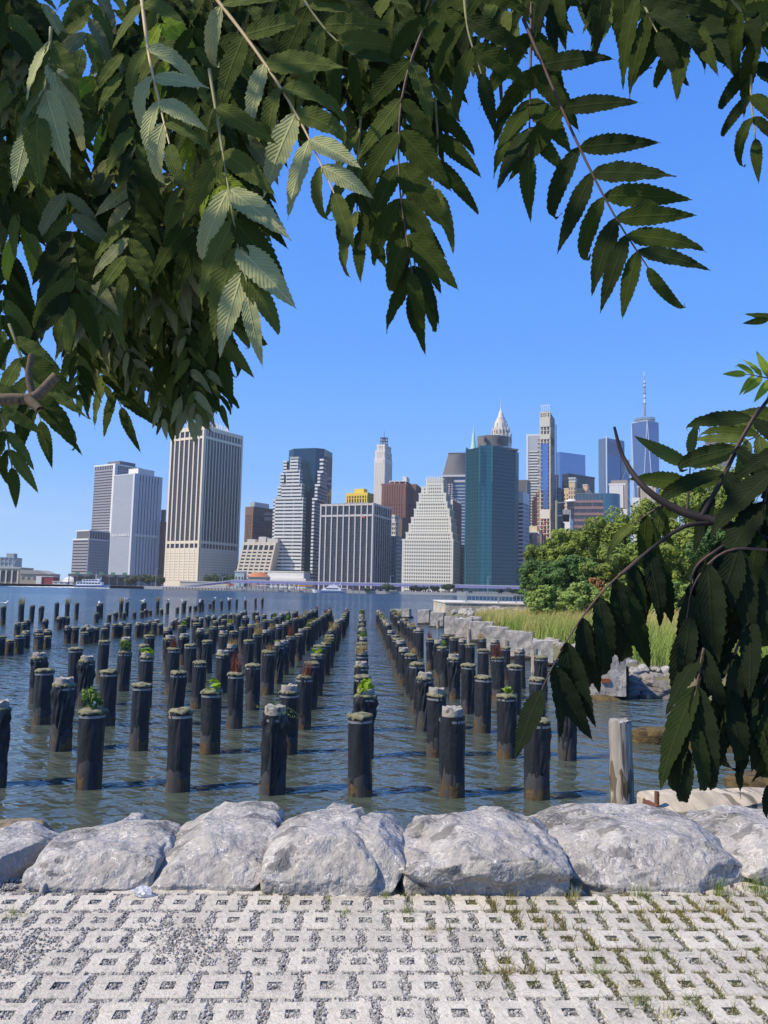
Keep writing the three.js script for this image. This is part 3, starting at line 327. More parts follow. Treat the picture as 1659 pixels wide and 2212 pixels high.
{ // dark slabs, beige hotel, brick block with curved glass, and the far glass towers
  const d1 = building('dark_block', 'narrow black slab standing against the unfinished tower', 'building', 1206, 1040, 15), a = mass(d1, 1193, 1207, 1210, 1026, 1040); core(d1, a, glassM(.03, .03, .035, 6, 40)); skin(d1, a, 'L', { m: 40, bh: .8, bm: greyD, bo: .3 }); const a2 = mass(d1, 1193, 1213, 1217, 1054, 1000); core(d1, a2, glassM(.03, .045, .06, 6, 40)); skin(d1, a2, 'L', { m: 30, bh: .8, bm: greyD, bo: .3 });
  const d2 = building('black_block', 'wide black glass block with flat top below the faint blue tower', 'building', 1228, 1080, 55), b = mass(d2, 1215, 1228, 1286, 1026, 1080); core(d2, b, glassM(.022, .024, .034, 16, 20, .1)); skin(d2, b, 'R', { m: 12, bh: 1, bm: blackM, bo: .3 }); lid(d2, b, blackM, 2.4, 1);
  const h = building('hotel_block', 'beige block with a glass-topped turret in front of the black block', 'building', 1258, 900, 20), be = wallM(.58, .45, .28); for (const [x0, xc, x1, yt, D] of [[1219, 1240, 1250, 1056, 905], [1229.5, 1243, 1246, 1041, 900], [1246, 1272, 1280, 1057, 915], [1260, 1270, 1274, 1048, 912]]) { const e = mass(h, x0, xc, x1, yt, D); core(h, e, be, 'wall'); skin(h, e, 'L', { n: Math.max(2, Math.round(bW(e) / 3.5)), pw: 1.1, pm: glassM(.06, .05, .04, 2, 20), po: .12, lo: .2, hi: .95, pn: 'window_strip' }); skin(h, e, 'L', { m: 26, bh: 1.8, bm: be, bo: .2 }); lid(h, e, stone, 1, .8); }
  const tb = mass(h, 1230, 1243, 1246, 1034, 900, 1042); core(h, tb, glassM(.3, .38, .42, 6, 3), 'turret_glass'); skin(h, tb, 'L', { n: 3, pw: .7, pm: stone, po: .3 }); lid(h, tb, stone, 1.4, 1.6);
  const bb = building('brick_block', 'pinkish brick banded block with a curved blue glass corner', 'building', 1311, 820, 14), pk = wallM(.27, .155, .14), e = mass(bb, 1241, 1311, 1318, 1083, 820); core(bb, e, glassM(.06, .06, .075, 20, 18)); skin(bb, e, 'L', { m: 15, bh: 2.7, bm: pk, bo: .4 }); const u = mass(bb, 1243, 1311, 1318, 1067, 824, 1083); core(bb, u, glassM(.07, .11, .15, 18, 2, .08, .3), 'glass_storey'); skin(bb, u, 'L', { n: 9, pw: .5, pm: wallM(.12, .14, .17), po: .2 }); lid(bb, u, wallM(.13, .16, .2), 1, .6);
  const cyl = part('curved_glass', new THREE.CylinderGeometry(13, 13, u.y1 + 1, 24), glassM(.05, .12, .19, 60, 18, .06, .4), bb); cyl.position.set(e.x1 + 2, (u.y1 - 1) / 2, e.z1 - 11.5); const wing = mass(bb, 1226, 1242, 1246, 1084, 830); core(bb, wing, glassM(.025, .025, .03, 6, 20)); skin(bb, wing, 'L', { m: 16, bh: 1, bm: wallM(.1, .07, .07), bo: .3 }); const w2 = mass(bb, 1316, 1332, 1338, 1088, 826); core(bb, w2, pk, 'wall'); skin(bb, w2, 'L', { m: 14, bh: 1.3, bm: glassM(.06, .06, .075, 8, 18), bo: .1, bn: 'window_strip' });
  const ws = building('white_block', 'white slab with a ridged top poking out of the trees', 'building', 1236, 760, 20), f = mass(ws, 1217, 1232, 1239, 1118, 760); core(ws, f, white, 'wall'); skin(ws, f, 'R', { m: 14, bh: 1.2, bm: greyL, bo: .15 }); for (let i = 0; i < 6; i++) boxPart('ridge', greyL, ws, lerp(f.x0, f.x1, i / 5), f.y1 + 4, f.z1 - 2, .8, 8, 4);
  const g1 = building('glass_tower', 'faint pale blue glass tower, flat topped, far behind the black block', 'building', 1210, 1750, 62), q = mass(g1, 1202, 1210, 1266, 976, 1750); core(g1, q, glassM(.16, .26, .45, 30, 50, .05, .75));
  const g2 = building('glass_tower', 'blue glass tower with an open louvred top and braced side', 'building', 1317, 1500, 58), k = mass(g2, 1295, 1313, 1352, 946, 1500); core(g2, k, glassM(.08, .16, .29, 24, 60, .05, .6)); skin(g2, k, 'R', { m: 9, bh: 1.6, bm: wallM(.1, .15, .24), bo: .5, lo: .9, hi: .98, bn: 'louver' }); skin(g2, k, 'L', { n: 8, pw: .8, pm: wallM(.16, .22, .32), po: .4 }); boxPart('corner_pier', wallM(.5, .55, .6), g2, k.x1, (k.y0 + k.y1) / 2, k.z1, 2, bH(k) + 8, 2); for (let i = 0; i < 9; i++) boxPart('roof_rail', steelM, g2, k.x1 - 1, k.y1 + 3, lerp(k.z1, k.z0, i / 8), .6, 6, .6); const k2 = mass(g2, 1340, 1345, 1363, 992, 1520); core(g2, k2, glassM(.09, .16, .27, 10, 50, .06, .5)); for (let j = 0; j < 4; j++) { const y0 = k2.y1 - 20 - j * 45; for (const s of [-1, 1]) { const m = boxPart('brace', white, g2, k2.x1 + .8, y0, (k2.z0 + k2.z1) / 2, 1.2, Math.hypot(44, bD(k2)), 1.2); m.rotation.x = s * Math.atan2(bD(k2), 44); } }
  // the tallest: a square turning through eight tall triangles to a square set at an angle
  const D = 1850, t = thing('tapered_tower', 'tallest tapering blue glass tower with a ring and long mast', 'building', at(1398, 1268, D)); t.position.y = LAND; const y1 = at(1398, 914, D).y - LAND, hw = (at(1427, 1268, D).x - at(1369, 1268, D).x) / 2, rb = hw * 1.12, th = -.62; t.rotation.y = 0; const base = [], tp = []; for (let i = 0; i < 4; i++) { const a = th + i * Math.PI / 2; base.push(V(Math.cos(a) * rb, 0, Math.sin(a) * rb)); const c = a + Math.PI / 4; tp.push(V(Math.cos(c) * hw * .98, y1, Math.sin(c) * hw * .98)); }
  const tints = [[.11, .18, .32], [.15, .24, .42], [.09, .16, .30], [.13, .21, .38]]; const tri = (a, b, c, i) => { const q = new THREE.BufferGeometry().setFromPoints([a, b, c]); q.setAttribute('uv', new THREE.Float32BufferAttribute([a, b, c].flatMap((p) => [(p.x * Math.cos(th) + p.z * Math.sin(th)) / 60, p.y / 300]), 2)); q.computeVertexNormals(); part('glass_face', q, glassM(...tints[0], 26, 90, .05, .65), t); };
  for (let i = 0; i < 4; i++) { const n = (i + 1) % 4; tri(base[n], base[i], tp[i], i); tri(tp[i], tp[n], base[n], i + 1); const e = (a, b) => { const c = new THREE.CylinderGeometry(.9, .9, a.distanceTo(b), 5), m = part('edge_trim', c, wallM(.5, .56, .65), t); m.position.copy(a).lerp(b, .5); m.quaternion.setFromUnitVectors(V(0, 1, 0), b.clone().sub(a).normalize()); }; e(base[i], tp[i]); e(base[n], tp[i]); e(tp[i], tp[n]); }
  part('roof', new THREE.ShapeGeometry(new THREE.Shape(tp.map((p) => new THREE.Vector2(p.x, -p.z)))).rotateX(-Math.PI / 2).translate(0, y1 - .5, 0), greyD, t);
  const px = (v) => at(1397, v, D).y - LAND, rr2 = hw * .72; for (const h of [2, 6, 10]) { const m = part('roof_ring', new THREE.TorusGeometry(rr2, 1.1, 6, 36), wallM(.2, .24, .32), t); m.rotation.x = Math.PI / 2; m.position.y = y1 + h; } for (let i = 0; i < 14; i++) { const a = i / 14 * 6.283; boxPart('ring_post', greyD, t, Math.cos(a) * rr2, y1 + 5, Math.sin(a) * rr2, 1, 11, 1); } boxPart('plant_room', greyD, t, 0, y1 + 4, 0, hw, 8, hw * .8);
  const mz = [[898, 872, 2.6, 1], [872, 850, 2.0, 0], [850, 836, 2.2, 1], [836, 822, 1.8, 0], [822, 812, 1.5, 1], [812, 803, .9, 0]]; for (const [a, b, r, s] of mz) { const m = part('mast', new THREE.CylinderGeometry(r * .85, r, px(b) - px(a), 8), s ? wallM(.26, .26, .33) : wallM(.7, .7, .7), t); m.position.y = (px(a) + px(b)) / 2; } for (const v of [872, 860, 850, 836, 828]) { const m = part('mast_platform', new THREE.CylinderGeometry(4, 4, 1.2, 10), greyD, t); m.position.y = px(v); } for (let i = 0; i < 3; i++) { const a = i * 2.094 + .5, A = V(Math.cos(a) * rr2 * .8, y1 + 10, Math.sin(a) * rr2 * .8), B = V(0, px(872), 0), m = part('mast_stay', new THREE.CylinderGeometry(.35, .35, A.distanceTo(B), 5), greyL, t); m.position.copy(A).lerp(B, .5); m.quaternion.setFromUnitVectors(V(0, 1, 0), B.clone().sub(A).normalize()); }
  const rb2 = building('office_block', 'white block with slim dark window slots beside the tall tapering tower', 'building', 1352, 1000, 16), c1 = mass(rb2, 1318, 1352, 1358, 1048, 1000); core(rb2, c1, glassM(.04, .04, .045, 14, 20)); skin(rb2, c1, 'L', { n: 13, pw: 1.9, pm: white, po: .6 }); lid(rb2, c1, white, 2.5, 1.5); const c2 = mass(rb2, 1322, 1358, 1364, 1037, 1030); core(rb2, c2, wallM(.34, .28, .24), 'rear_wall'); const c3 = mass(rb2, 1330, 1356, 1362, 1098, 960); core(rb2, c3, white, 'lower_wall'); skin(rb2, c3, 'L', { m: 12, bh: 1, bm: greyD, bo: .15 });
  const bg = building('beige_block', 'beige block with small windows at the edge of the treetops', 'building', 1405, 950, 16), j = mass(bg, 1380, 1420, 1430, 1052, 950); core(bg, j, glassM(.05, .045, .04, 10, 10)); skin(bg, j, 'L', { n: 10, pw: 2.6, pm: wallM(.48, .4, .32), po: .5, m: 16, bh: 2.2, bm: wallM(.48, .4, .32), bo: .4 }); lid(bg, j, stone, 1.4, 1); const j2 = mass(bg, 1368, 1384, 1388, 1075, 930); core(bg, j2, white, 'wall');
  const ob = building('office_tower', 'dark brown gridded tower showing between the shaded sumac leaves', 'building', 1580, 1000, 14), z = mass(ob, 1530, 1580, 1588, 950, 1000); core(ob, z, glassM(.03, .03, .035, 16, 30)); skin(ob, z, 'L', { n: 15, pw: 1.1, pm: wallM(.22, .19, .18), po: .6, m: 34, bh: 1.8, bm: wallM(.22, .19, .18), bo: .4 }); lid(ob, z, greyD, 3, 1);
}
// ---------- along the far shore ----------
{ // sea wall, raised road, podium buildings, ferry hall
  const wallT = wallM(.46, .44, .40); const sw = struct('sea_wall', bx(2400, 2.4, 2, 1015, WATER + .9, -601.5), wallT), sw2 = struct('sea_wall', bx(1800, 2.4, 2, -1088, WATER + .9, -641), wallM(.33, .27, .23));
  // promenade deck on short piles with gaps of shade
  const pr = thing('promenade', 'white-edged promenade deck on short piles under the cream tower', 'promenade', V(0, 0, 0)); const pa = at(352, 1268, 592), pb = at(505, 1268, 592), wp = wallM(.62, .6, .55);
  boxPart('deck', wp, pr, (pa.x + pb.x) / 2, LAND + .3, -592, pb.x - pa.x, .8, 8); for (let i = 0; i < 22; i++) boxPart('pile', wallM(.2, .18, .16), pr, lerp(pa.x, pb.x, (i + .5) / 22), WATER + .4, -588.6, .6, 3.2, .6); for (let i = 0; i < 26; i++) boxPart('rail_post', wp, pr, lerp(pa.x, pb.x, i / 25), LAND + 1.2, -588.4, .18, 1.2, .18); boxPart('handrail', wp, pr, (pa.x + pb.x) / 2, LAND + 1.8, -588.4, pb.x - pa.x, .15, .15);
  const v = thing('raised_road', 'long violet-blue raised road on posts along the far shore', 'viaduct', V(0, 0, 0)), vio = mat(.22, .215, .42, .6), rd = wallM(.42, .43, .5), vy = LAND + 5.2; const xa = at(500, 1268, 640).x, xb = at(1230, 1268, 640).x, seg = 12;
  for (let i = 0; i < seg; i++) { const x = lerp(xa, xb, (i + .5) / seg), w = (xb - xa) / seg; boxPart('girder', vio, v, x, vy + .1, -640, w - .25, 1.5, 12); boxPart('guard_rail', rd, v, x, vy + 1.4, -634.3, w - .05, .9, .5); boxPart('lower_flange', mat(.36, .35, .55, .6), v, x, vy - .8, -633.9, w - .1, .25, .6); }
  for (let i = 0; i <= 36; i++) boxPart('post', mat(.14, .13, .3, .6), v, lerp(xa, xb, i / 36), LAND + 2.2, -636, .8, 5, .8);
  const ra = at(400, 1268, 640).x, rm = boxPart('ramp', vio, v, (ra + xa) / 2, LAND + 2.6, -640, Math.hypot(xa - ra, 5), 1.1, 10); rm.rotation.z = Math.atan2(4.9, xa - ra); const rm2 = boxPart('ramp_rail', rd, v, (ra + xa) / 2, LAND + 3.6, -634.8, Math.hypot(xa - ra, 5), .8, .4); rm2.rotation.z = rm.rotation.z;
  // low buildings
  const lb = (name, label, x0, x1, y0, y1, D, m, dep = 18, extra) => { const a = at(x0, 1268, D), b = at(x1, 1268, D), h0 = at((x0 + x1) / 2, y0, D).y - LAND, g = thing(name, label, 'building', V((a.x + b.x) / 2, LAND, -D)), w = b.x - a.x; boxPart('wall', m, g, 0, h0 / 2, -dep / 2, w, h0, dep); boxPart('roof_edge', wallM(.6, .57, .5), g, 0, h0 + .3, -dep / 2, w + .8, .7, dep + .8); const n = Math.max(3, Math.round(w / 6)); if (extra !== 'plain') for (let i = 0; i < n; i++) boxPart('window', greyD, g, -w / 2 + (i + .5) * w / n, h0 * .55, .06, w / n * .5, h0 * .3, .12); return [g, w, h0]; };
  { const [g, w, h] = lb('terminal_building', 'long low cream terminal with a strip roof by the ramped road', 388, 540, 1258, 1270, 700, wallM(.62, .55, .42), 20, 'plain'); boxPart('red_lettering', mat(.45, .06, .03, .6), g, w * .27, h * .62, .3, 9, 1.0, .2); boxPart('orange_emblem', mat(.6, .25, .02, .6), g, w * .19, h * .62, .3, 1.4, 1.8, .2); boxPart('blue_strip', mat(.1, .1, .35, .6), g, w * .2, h * .15, .2, w * .5, .7, .2); }
  lb('glass_kiosk', 'small pale green glass block behind the terminal', 506, 526, 1235, 1268, 690, wallM(.42, .52, .5), 14);
  { const [g, w, h] = lb('market_hall', 'low brick hall under an orange tiled roof', 535, 574, 1247, 1268, 690, wallM(.42, .34, .28), 24); const rf = new THREE.CylinderGeometry(.5, 1, 1, 4, 1); rf.rotateY(Math.PI / 4); const m = part('tiled_roof', rf, mat(.42, .15, .06, .8), g); m.scale.set(w * .75, 4, 18); m.position.set(0, h + 2.4, -12); }
  { const [g, w, h] = lb('ferry_hall', 'ornate tan ferry hall with arches and a glass roof box', -40, 42, 1226, 1262, 820, wallM(.40, .33, .22), 30, 'plain'); for (let i = 0; i < 4; i++) { const x = -w * .1 + i * w * .155; const ar = new THREE.Shape(); ar.moveTo(-3, 0); ar.lineTo(-3, 8); ar.absarc(0, 8, 3, Math.PI, 0, true); ar.lineTo(3, 0); const am = part('arch_opening', new THREE.ExtrudeGeometry(ar, { depth: .3, bevelEnabled: false }), blackM, g); am.position.set(x, 2, .1); boxPart('pilaster', stone, g, x + w * .078, h * .5, .5, 1.4, h, 1); } boxPart('cornice', wallM(.25, .32, .27), g, 0, h - .6, .6, w + 1, 1.4, 2); boxPart('glass_roof_box', glassM(.2, .24, .27, 12, 4), g, -w * .08, h + 6, -12, w * .74, 10, 16); for (let i = 0; i < 7; i++) boxPart('roof_frame', steelM, g, -w * .42 + i * w * .11, h + 6, -3.8, .6, 11, .6); for (const hh of [1.5, 6, 11]) boxPart('roof_beam', steelM, g, -w * .08, h + hh, -3.7, w * .75, .5, .5); boxPart('roof_house', greyL, g, w * .1, h + 13, -12, 8, 5, 8); }
  { const [g, w, h] = lb('ferry_shed', 'low tan ferry shed with a long grey sloping roof', 42, 106, 1240, 1263, 815, wallM(.36, .32, .24), 26); const sr = new THREE.Shape(); sr.moveTo(-w / 2, 0); sr.lineTo(w / 2, 0); sr.lineTo(w / 2 - 12, 4); sr.lineTo(-w / 2, 4.4); const m = part('roof', new THREE.ExtrudeGeometry(sr, { depth: 26, bevelEnabled: false }), wallM(.3, .3, .28), g); m.position.set(0, h, -25); }
  { const [g, w, h] = lb('red_container_block', 'red panelled shed with a white end by the ferry landing', 78, 114, 1246, 1265, 790, wallM(.26, .035, .04), 14, 'plain'); boxPart('white_end', white, g, -w / 2 + 2.6, h / 2, .5, 5.4, h + .4, 1.2); }
  { const [g, w, h] = lb('white_pavilion', 'white pavilion with a shallow tent roof by the ferry landing', 113, 165, 1257, 1267, 760, wallM(.66, .66, .66), 20); const c = part('tent_roof', new THREE.ConeGeometry(1, 1, 16), white, g); c.scale.set(w * .45, 6, 10); c.position.set(w * .06, h + 3, -9); boxPart('upper_storey', wallM(.55, .56, .58), g, w * .1, h + 1, -8, w * .7, 3, 12); }
  { const g = thing('ferry_dock', 'dark wooden ferry dock with a green roof behind the ferry', 'dock', at(200, 1268, 720)); g.position.y = LAND; const a = 62; boxPart('roof', wallM(.1, .12, .13), g, 8, 9, -8, 62, 2.5, 18); boxPart('wall', wallM(.14, .13, .12), g, 8, 4, -10, 56, 8, 10); for (let i = 0; i < 9; i++) boxPart('post', greyD, g, -22 + i * 7.5, 4, 1, .7, 8, .7); for (let i = 0; i < 5; i++) boxPart('sign_board', mat(.05, .22, .12, .6), g, -14 + i * 11, 11.2, 2, 4, 1.8, .2); }
  { // ferry slips in the middle: floating docks, gangways, pile clusters
    const g = thing('ferry_landing', 'grey floating ferry landing with gangways and pile clusters', 'dock', at(630, 1268, 585)); g.position.y = WATER; const r = RNG(8), dk = wallM(.2, .2, .2); for (let i = 0; i < 6; i++) { boxPart('float', wallM(.3, .3, .3), g, -42 + i * 15, .6, rr(r, -3, 3), 12, 1.2, 5); const m = boxPart('gangway', wallM(.5, .5, .5), g, -44 + i * 15, 2.2, -6, 14, .5, 1.6); m.rotation.z = (i % 2 ? 1 : -1) * .12; } for (let i = 0; i < 26; i++) boxPart('pile', dk, g, -50 + i * 4 + rr(r, -1, 1), 1.8, rr(r, -4, 4), .7, rr(r, 3.5, 6.5), .7); boxPart('orange_canopy', mat(.65, .32, .04, .7), g, 8, 5, -8, 16, .5, 5); boxPart('white_canopy', white, g, -14, 4.4, -7, 26, .5, 5); boxPart('white_canopy', white, g, 32, 3.6, -7, 18, .5, 5); }
  { const r = RNG(18), g = []; for (let i = 0; i < 60; i++) { const x = lerp(at(505, 1268, 606).x, at(1130, 1268, 606).x, r()), w = rr(r, 1.6, 4); g.push(bx(w, rr(r, 1, 2.2), 2, x, LAND + .7, -606 - r() * 16)); } const sp = top('quayside_clutter', mergeGeometries(g), wallM(.3, .3, .31), 'jumble of parked vehicles and kiosks under the raised road', null, null, 'stuff'); }
}
// boats
function hull(len, beam, h, bow = .35) { const n = 14, P = [], I = []; for (let i = 0; i <= n; i++) { const t = i / n, w = beam / 2 * (t < 1 - bow ? 1 : Math.sqrt(Math.max(0, 1 - Math.pow((t - 1 + bow) / bow, 2)))), x = (t - .5) * len, up = h * (1 + .3 * t * t); P.push(x - (t === 1 ? 1 : 0), -.3, w * .6, x, up, w, x, up, -w, x - (t === 1 ? 1 : 0), -.3, -w * .6); } for (let i = 0; i < n; i++) for (let k = 0; k < 3; k++) { const a = i * 4 + k, b = a + 4; I.push(a, a + 1, b, a + 1, b + 1, b); } I.push(0, 2, 1, 0, 3, 2); const g = new THREE.BufferGeometry(); g.setAttribute('position', new THREE.Float32BufferAttribute(P, 3)); g.setIndex(I); g.setAttribute('uv', new THREE.Float32BufferAttribute(new Float32Array(P.length / 3 * 2), 2)); const q = g.toNonIndexed(); q.computeVertexNormals(); return q; }
{
  const boatW = mat(.75, .76, .78, .35), win = mat(.03, .04, .06, .1), nav = mat(.08, .10, .28, .4), dbl = (m) => { const c = m.clone(); c.side = THREE.DoubleSide; return c; };
  const f = thing('ferry_boat', 'white double-deck ferry under way with foam behind it', 'boat', at(200, 1271, 560)); f.position.y = WATER; f.rotation.y = .06;
  part('hull', hull(25, 7, 2), dbl(boatW), f); boxPart('lower_cabin', boatW, f, -2, 3.2, 0, 18, 2.4, 5.6); boxPart('upper_cabin', boatW, f, -1, 5.4, 0, 12, 1.9, 4.8); boxPart('wheelhouse', boatW, f, 4, 7, 0, 3.6, 1.6, 3.6); for (let i = 0; i < 8; i++) boxPart('window', win, f, -9.5 + i * 2.1, 3.5, 2.84, 1.5, .9, .1); for (let i = 0; i < 5; i++) boxPart('window', win, f, -5.5 + i * 2.1, 5.6, 2.44, 1.5, .8, .1); boxPart('wheelhouse_window', win, f, 4, 7.3, 1.84, 3, .7, .1); boxPart('stripe', nav, f, -1, 1.2, 3.42, 20, .5, .2); boxPart('mast', boatW, f, 2, 9, 0, .25, 3, .25); boxPart('deck_rail', steelM, f, -8, 5, 2.6, 6, .12, .12);
  const wk = new THREE.BufferGeometry(), r = RNG(6), P = []; for (let i = 0; i < 260; i++) { const t = r(), x = -13 - t * 46, z = rr(r, -1, 1) * (1.2 + t * 4), s = rr(r, .6, 2.4), y = .08 + r() * .3 * (1 - t); P.push(x, y, z, x + s * 2, y, z + s * .5, x + s, y + .25 * (1 - t) + .1, z - s * .2); } for (let i = 0; i < 60; i++) { const x = rr(r, -13, 13), s = rr(r, .8, 2); P.push(x, .05, 3.5, x + s, .05, 3.9, x + s * .5, .5, 3.6); } wk.setAttribute('position', new THREE.Float32BufferAttribute(P, 3)); wk.setAttribute('uv', new THREE.Float32BufferAttribute(new Float32Array(P.length / 3 * 2), 2)); wk.computeVertexNormals(); const foam = mat(.85, .87, .88, .9, { side: THREE.DoubleSide }); const wm = top('wake', wk, foam, 'white foam wake trailing behind the ferry', null, null, 'stuff'); wm.position.copy(f.position); wm.rotation.y = .06;
  const y = thing('motor_yacht', 'sleek white motor yacht moored under the raised road', 'boat', at(711, 1271, 570)); y.position.y = WATER; y.rotation.y = Math.PI + .05;
  part('hull', hull(25, 6, 1.8, .5), dbl(boatW), y); boxPart('stripe', nav, y, -2, .5, -2.95, 17, .6, .2); const cs = new THREE.Shape(); cs.moveTo(-9, 0); cs.lineTo(6, 0); cs.lineTo(2, 2.2); cs.lineTo(-8, 2.2); const cg = new THREE.ExtrudeGeometry(cs, { depth: 4, bevelEnabled: false }); cg.translate(0, 2, -2); part('cabin', cg, boatW, y); const c2 = new THREE.ExtrudeGeometry(cs, { depth: 3.2, bevelEnabled: false }); c2.scale(.55, .8, 1); c2.translate(-1.5, 4.2, -1.6); part('flybridge', c2, boatW, y); boxPart('window_strip', win, y, -2, 3.2, -2.05, 9, .8, .1); for (const x of [-7.5, -3]) { const m = boxPart('radar_arch', boatW, y, x, 5.8, 0, .5, 3, 2.6); m.rotation.z = .5; }
}
// lamp posts and trees of the far shore
{
  const lp = (x, y0, y1, D, label) => { const a = at(x, 1268, D), h = at(x, y1, D).y - LAND, g = thing('street_lamp', label, 'street lamp', V(a.x, LAND, -D), 'lamp posts along the far shore'); part('post', new THREE.CylinderGeometry(.14, .24, h, 6), steelM, g).position.y = h / 2; const arm = boxPart('arm', steelM, g, .9, h, 0, 2.2, .18, .18); arm.rotation.z = .3; boxPart('lamp_head', steelM, g, 2.1, h + .35, 0, .9, .25, .4); };
  lp(480, 0, 1246, 628, 'thin lamp post in front of the cream tower'); lp(843, 0, 1244, 628, 'thin lamp post in the gap beside the dark glass block'); lp(1054, 0, 1247, 628, 'thin lamp post in front of the teal glass tower'); lp(336, 0, 1228, 640, 'thin lamp post among the trees below the ribbed tower');
}
function leafCloud(n, seed, blobs, leaf, tri = 2) { // many small leaf faces spread through blob volumes
  const r = RNG(seed), P = [], N = [], C = [], q = V(), d = V(), u = V(), w = V();
  for (let i = 0; i < n; i++) { const b = blobs[Math.floor(r() * blobs.length)]; do q.set(rr(r, -1, 1), rr(r, -1, 1), rr(r, -1, 1)); while (q.lengthSq() > 1 || q.lengthSq() < .05); const k = Math.pow(q.length(), .45) / q.length(); q.multiplyScalar(k); d.copy(q).normalize();
    const p = V(b[0] + q.x * b[3], b[1] + q.y * b[4], b[2] + q.z * b[3]), s = leaf * rr(r, .6, 1.4);
    d.add(V(rr(r, -.9, .9), rr(r, -.3, 1.1), rr(r, -.9, .9))).normalize(); u.set(rr(r, -1, 1), rr(r, -1, 1), rr(r, -1, 1)).cross(d).normalize(); w.crossVectors(d, u);
    const t = .75 + .5 * r(), cr = t * (1 + rr(r, -.12, .12)), cg = t, cb = t * .9;
    const A = p.clone().addScaledVector(u, -s), B = p.clone().addScaledVector(w, s * .42).addScaledVector(d, s * .12), E = p.clone().addScaledVector(u, s), F = p.clone().addScaledVector(w, -s * .42).addScaledVector(d, s * .12);
    for (const v of [A, F, B, B, F, E]) { P.push(v.x, v.y, v.z); C.push(cr, cg, cb); } }
  const g = new THREE.BufferGeometry(); g.setAttribute('position', new THREE.Float32BufferAttribute(P, 3)); g.setAttribute('color', new THREE.Float32BufferAttribute(C, 3)); g.computeVertexNormals(); return g;
}
const leafMat = (r, g, b, tr = .3) => phys(r, g, b, .95, { transmission: tr, side: THREE.DoubleSide, vertexColors: true, specularIntensity: .3 });
const barkM = mat(.10, .075, .055, .95);
{
  const far = (x, w, yt, D, i, label, col) => { const a = at(x, 1268, D), s = D / FPX, h = at(x, yt, D).y - LAND, R = w * s / 2, g = thing('shore_tree', label, 'tree', V(a.x, LAND, -D), 'small trees along the far shore'); part('trunk', new THREE.CylinderGeometry(.2, .35, h * .5, 6), barkM, g).position.y = h * .25; const r = RNG(100 + i), bl = []; for (let k = 0; k < 6; k++) bl.push([rr(r, -.6, .6) * R, h * rr(r, .45, .8), rr(r, -.6, .6) * R, R * .55, h * .24]); part('crown', leafCloud(500, 200 + i, bl, .9), col, g); };
  const c1 = leafMat(.11, .12, .045), c2 = leafMat(.055, .095, .03), c3 = leafMat(.035, .06, .035);
  [[277, 18, 1246], [291, 22, 1243], [306, 20, 1241], [321, 22, 1241], [338, 20, 1242], [349, 14, 1247]].forEach(([x, w, y], i) => far(x, w, y, 650, i, 'olive shore tree, ' + ORD[i + 1] + ' in the group below the ribbed tower counted from the ferry', c1));
  [[450, 22, 1241], [468, 22, 1239], [486, 22, 1238], [500, 18, 1241]].forEach(([x, w, y], i) => far(x, w, y, 715, 20 + i, 'dark green tree, ' + ORD[i + 1] + ' in the hedge behind the cream terminal', c2));
  [[797, 20, 1271], [840, 30, 1261]].forEach(([x, w, y], i) => far(x, w, y, 600, 30 + i, i ? 'round green tree on the quay before the narrow gap' : 'small green bush on the quay beside the round tree', c2));
  [[893, 18, 1264], [906, 18, 1267], [918, 14, 1267], [935, 14, 1266], [946, 14, 1266], [962, 18, 1262], [972, 18, 1262]].forEach(([x, w, y], i) => far(x, w, y, 606, 40 + i, 'dark shore tree, ' + ORD[i + 1] + ' in the row below the white ziggurat', i > 4 ? c2 : c3));
  [[1105, 20, 1270], [1080, 16, 1272]].forEach(([x, w, y], i) => far(x, w, y, 606, 50 + i, i ? 'small dark tree on the quay before the teal tower' : 'tree on the quay where the shore meets the railing', c3));
}
// ---------- the old pier's pilings ----------
const wrapT = tex(256, 256, (u, v, o) => { const n = pf(u, v, 6, 5, 31), s = pf(u * 1, v, 12, 3, 40); const k = .62 + .5 * n + (s > .7 ? .5 * (s - .7) : 0) + sstep(v, .30, .0) * .0; o[0] = k * .92; o[1] = k * .95; o[2] = k; });
const wrapB = tex(256, 256, (u, v, o) => grey(o, .6 * pf(u, v * .6, 9, 4, 51) + .4 * pf(u, v, 24, 3, 55)));
const wrapM = mat(.021, .023, .028, .40, { map: again(wrapT, 1, 1), bumpMap: wrapB, bumpScale: .018, side: THREE.DoubleSide });
const footT = tex(256, 128, (u, v, o) => { const n = pf(u, v, 10, 5, 61), t = v; o[0] = lerp(.03, .105, n) * lerp(.8, 1.3, t); o[1] = lerp(.024, .074, n) * lerp(.8, 1.25, t); o[2] = lerp(.010, .026, n) * lerp(.8, 1.6, t); });
const footM = mat(1, 1, 1, .55, { map: footT, bumpMap: wrapB, bumpScale: .01 });
const duskM = mat(.050, .050, .052, .8, { map: again(wrapT, 1, 1) });
const capT = tex(128, 128, (u, v, o) => { const n = pf(u, v, 8, 4, 71), m = pf(u, v, 5, 3, 75); const q = sstep(pf(u, v, 16, 3, 77), .5, .7); o[0] = lerp(.08, .27, n) * lerp(.75, 1, m) * (1 - .5 * q); o[1] = lerp(.078, .255, n) * lerp(.85, 1, m) * (1 - .46 * q); o[2] = lerp(.05, .17, n) * lerp(.7, 1, m) * (1 - .55 * q); });
const capM = mat(1, 1, 1, .95, { map: capT, bumpMap: capT, bumpScale: .012 });
const woodT = tex(256, 256, (u, v, o) => { const g = pf(u, v * .14, 24, 4, 81), n = pf(u, v, 5, 4, 85), c = sstep(pf(u, v * .1, 14, 3, 88), .62, .72); const k = lerp(.16, .46, g) * lerp(.7, 1.1, n) * (1 - .7 * c); o[0] = k; o[1] = k * .93; o[2] = k * .82; });
const woodM = mat(1, 1, 1, .9, { map: woodT, bumpMap: woodT, bumpScale: .02 });
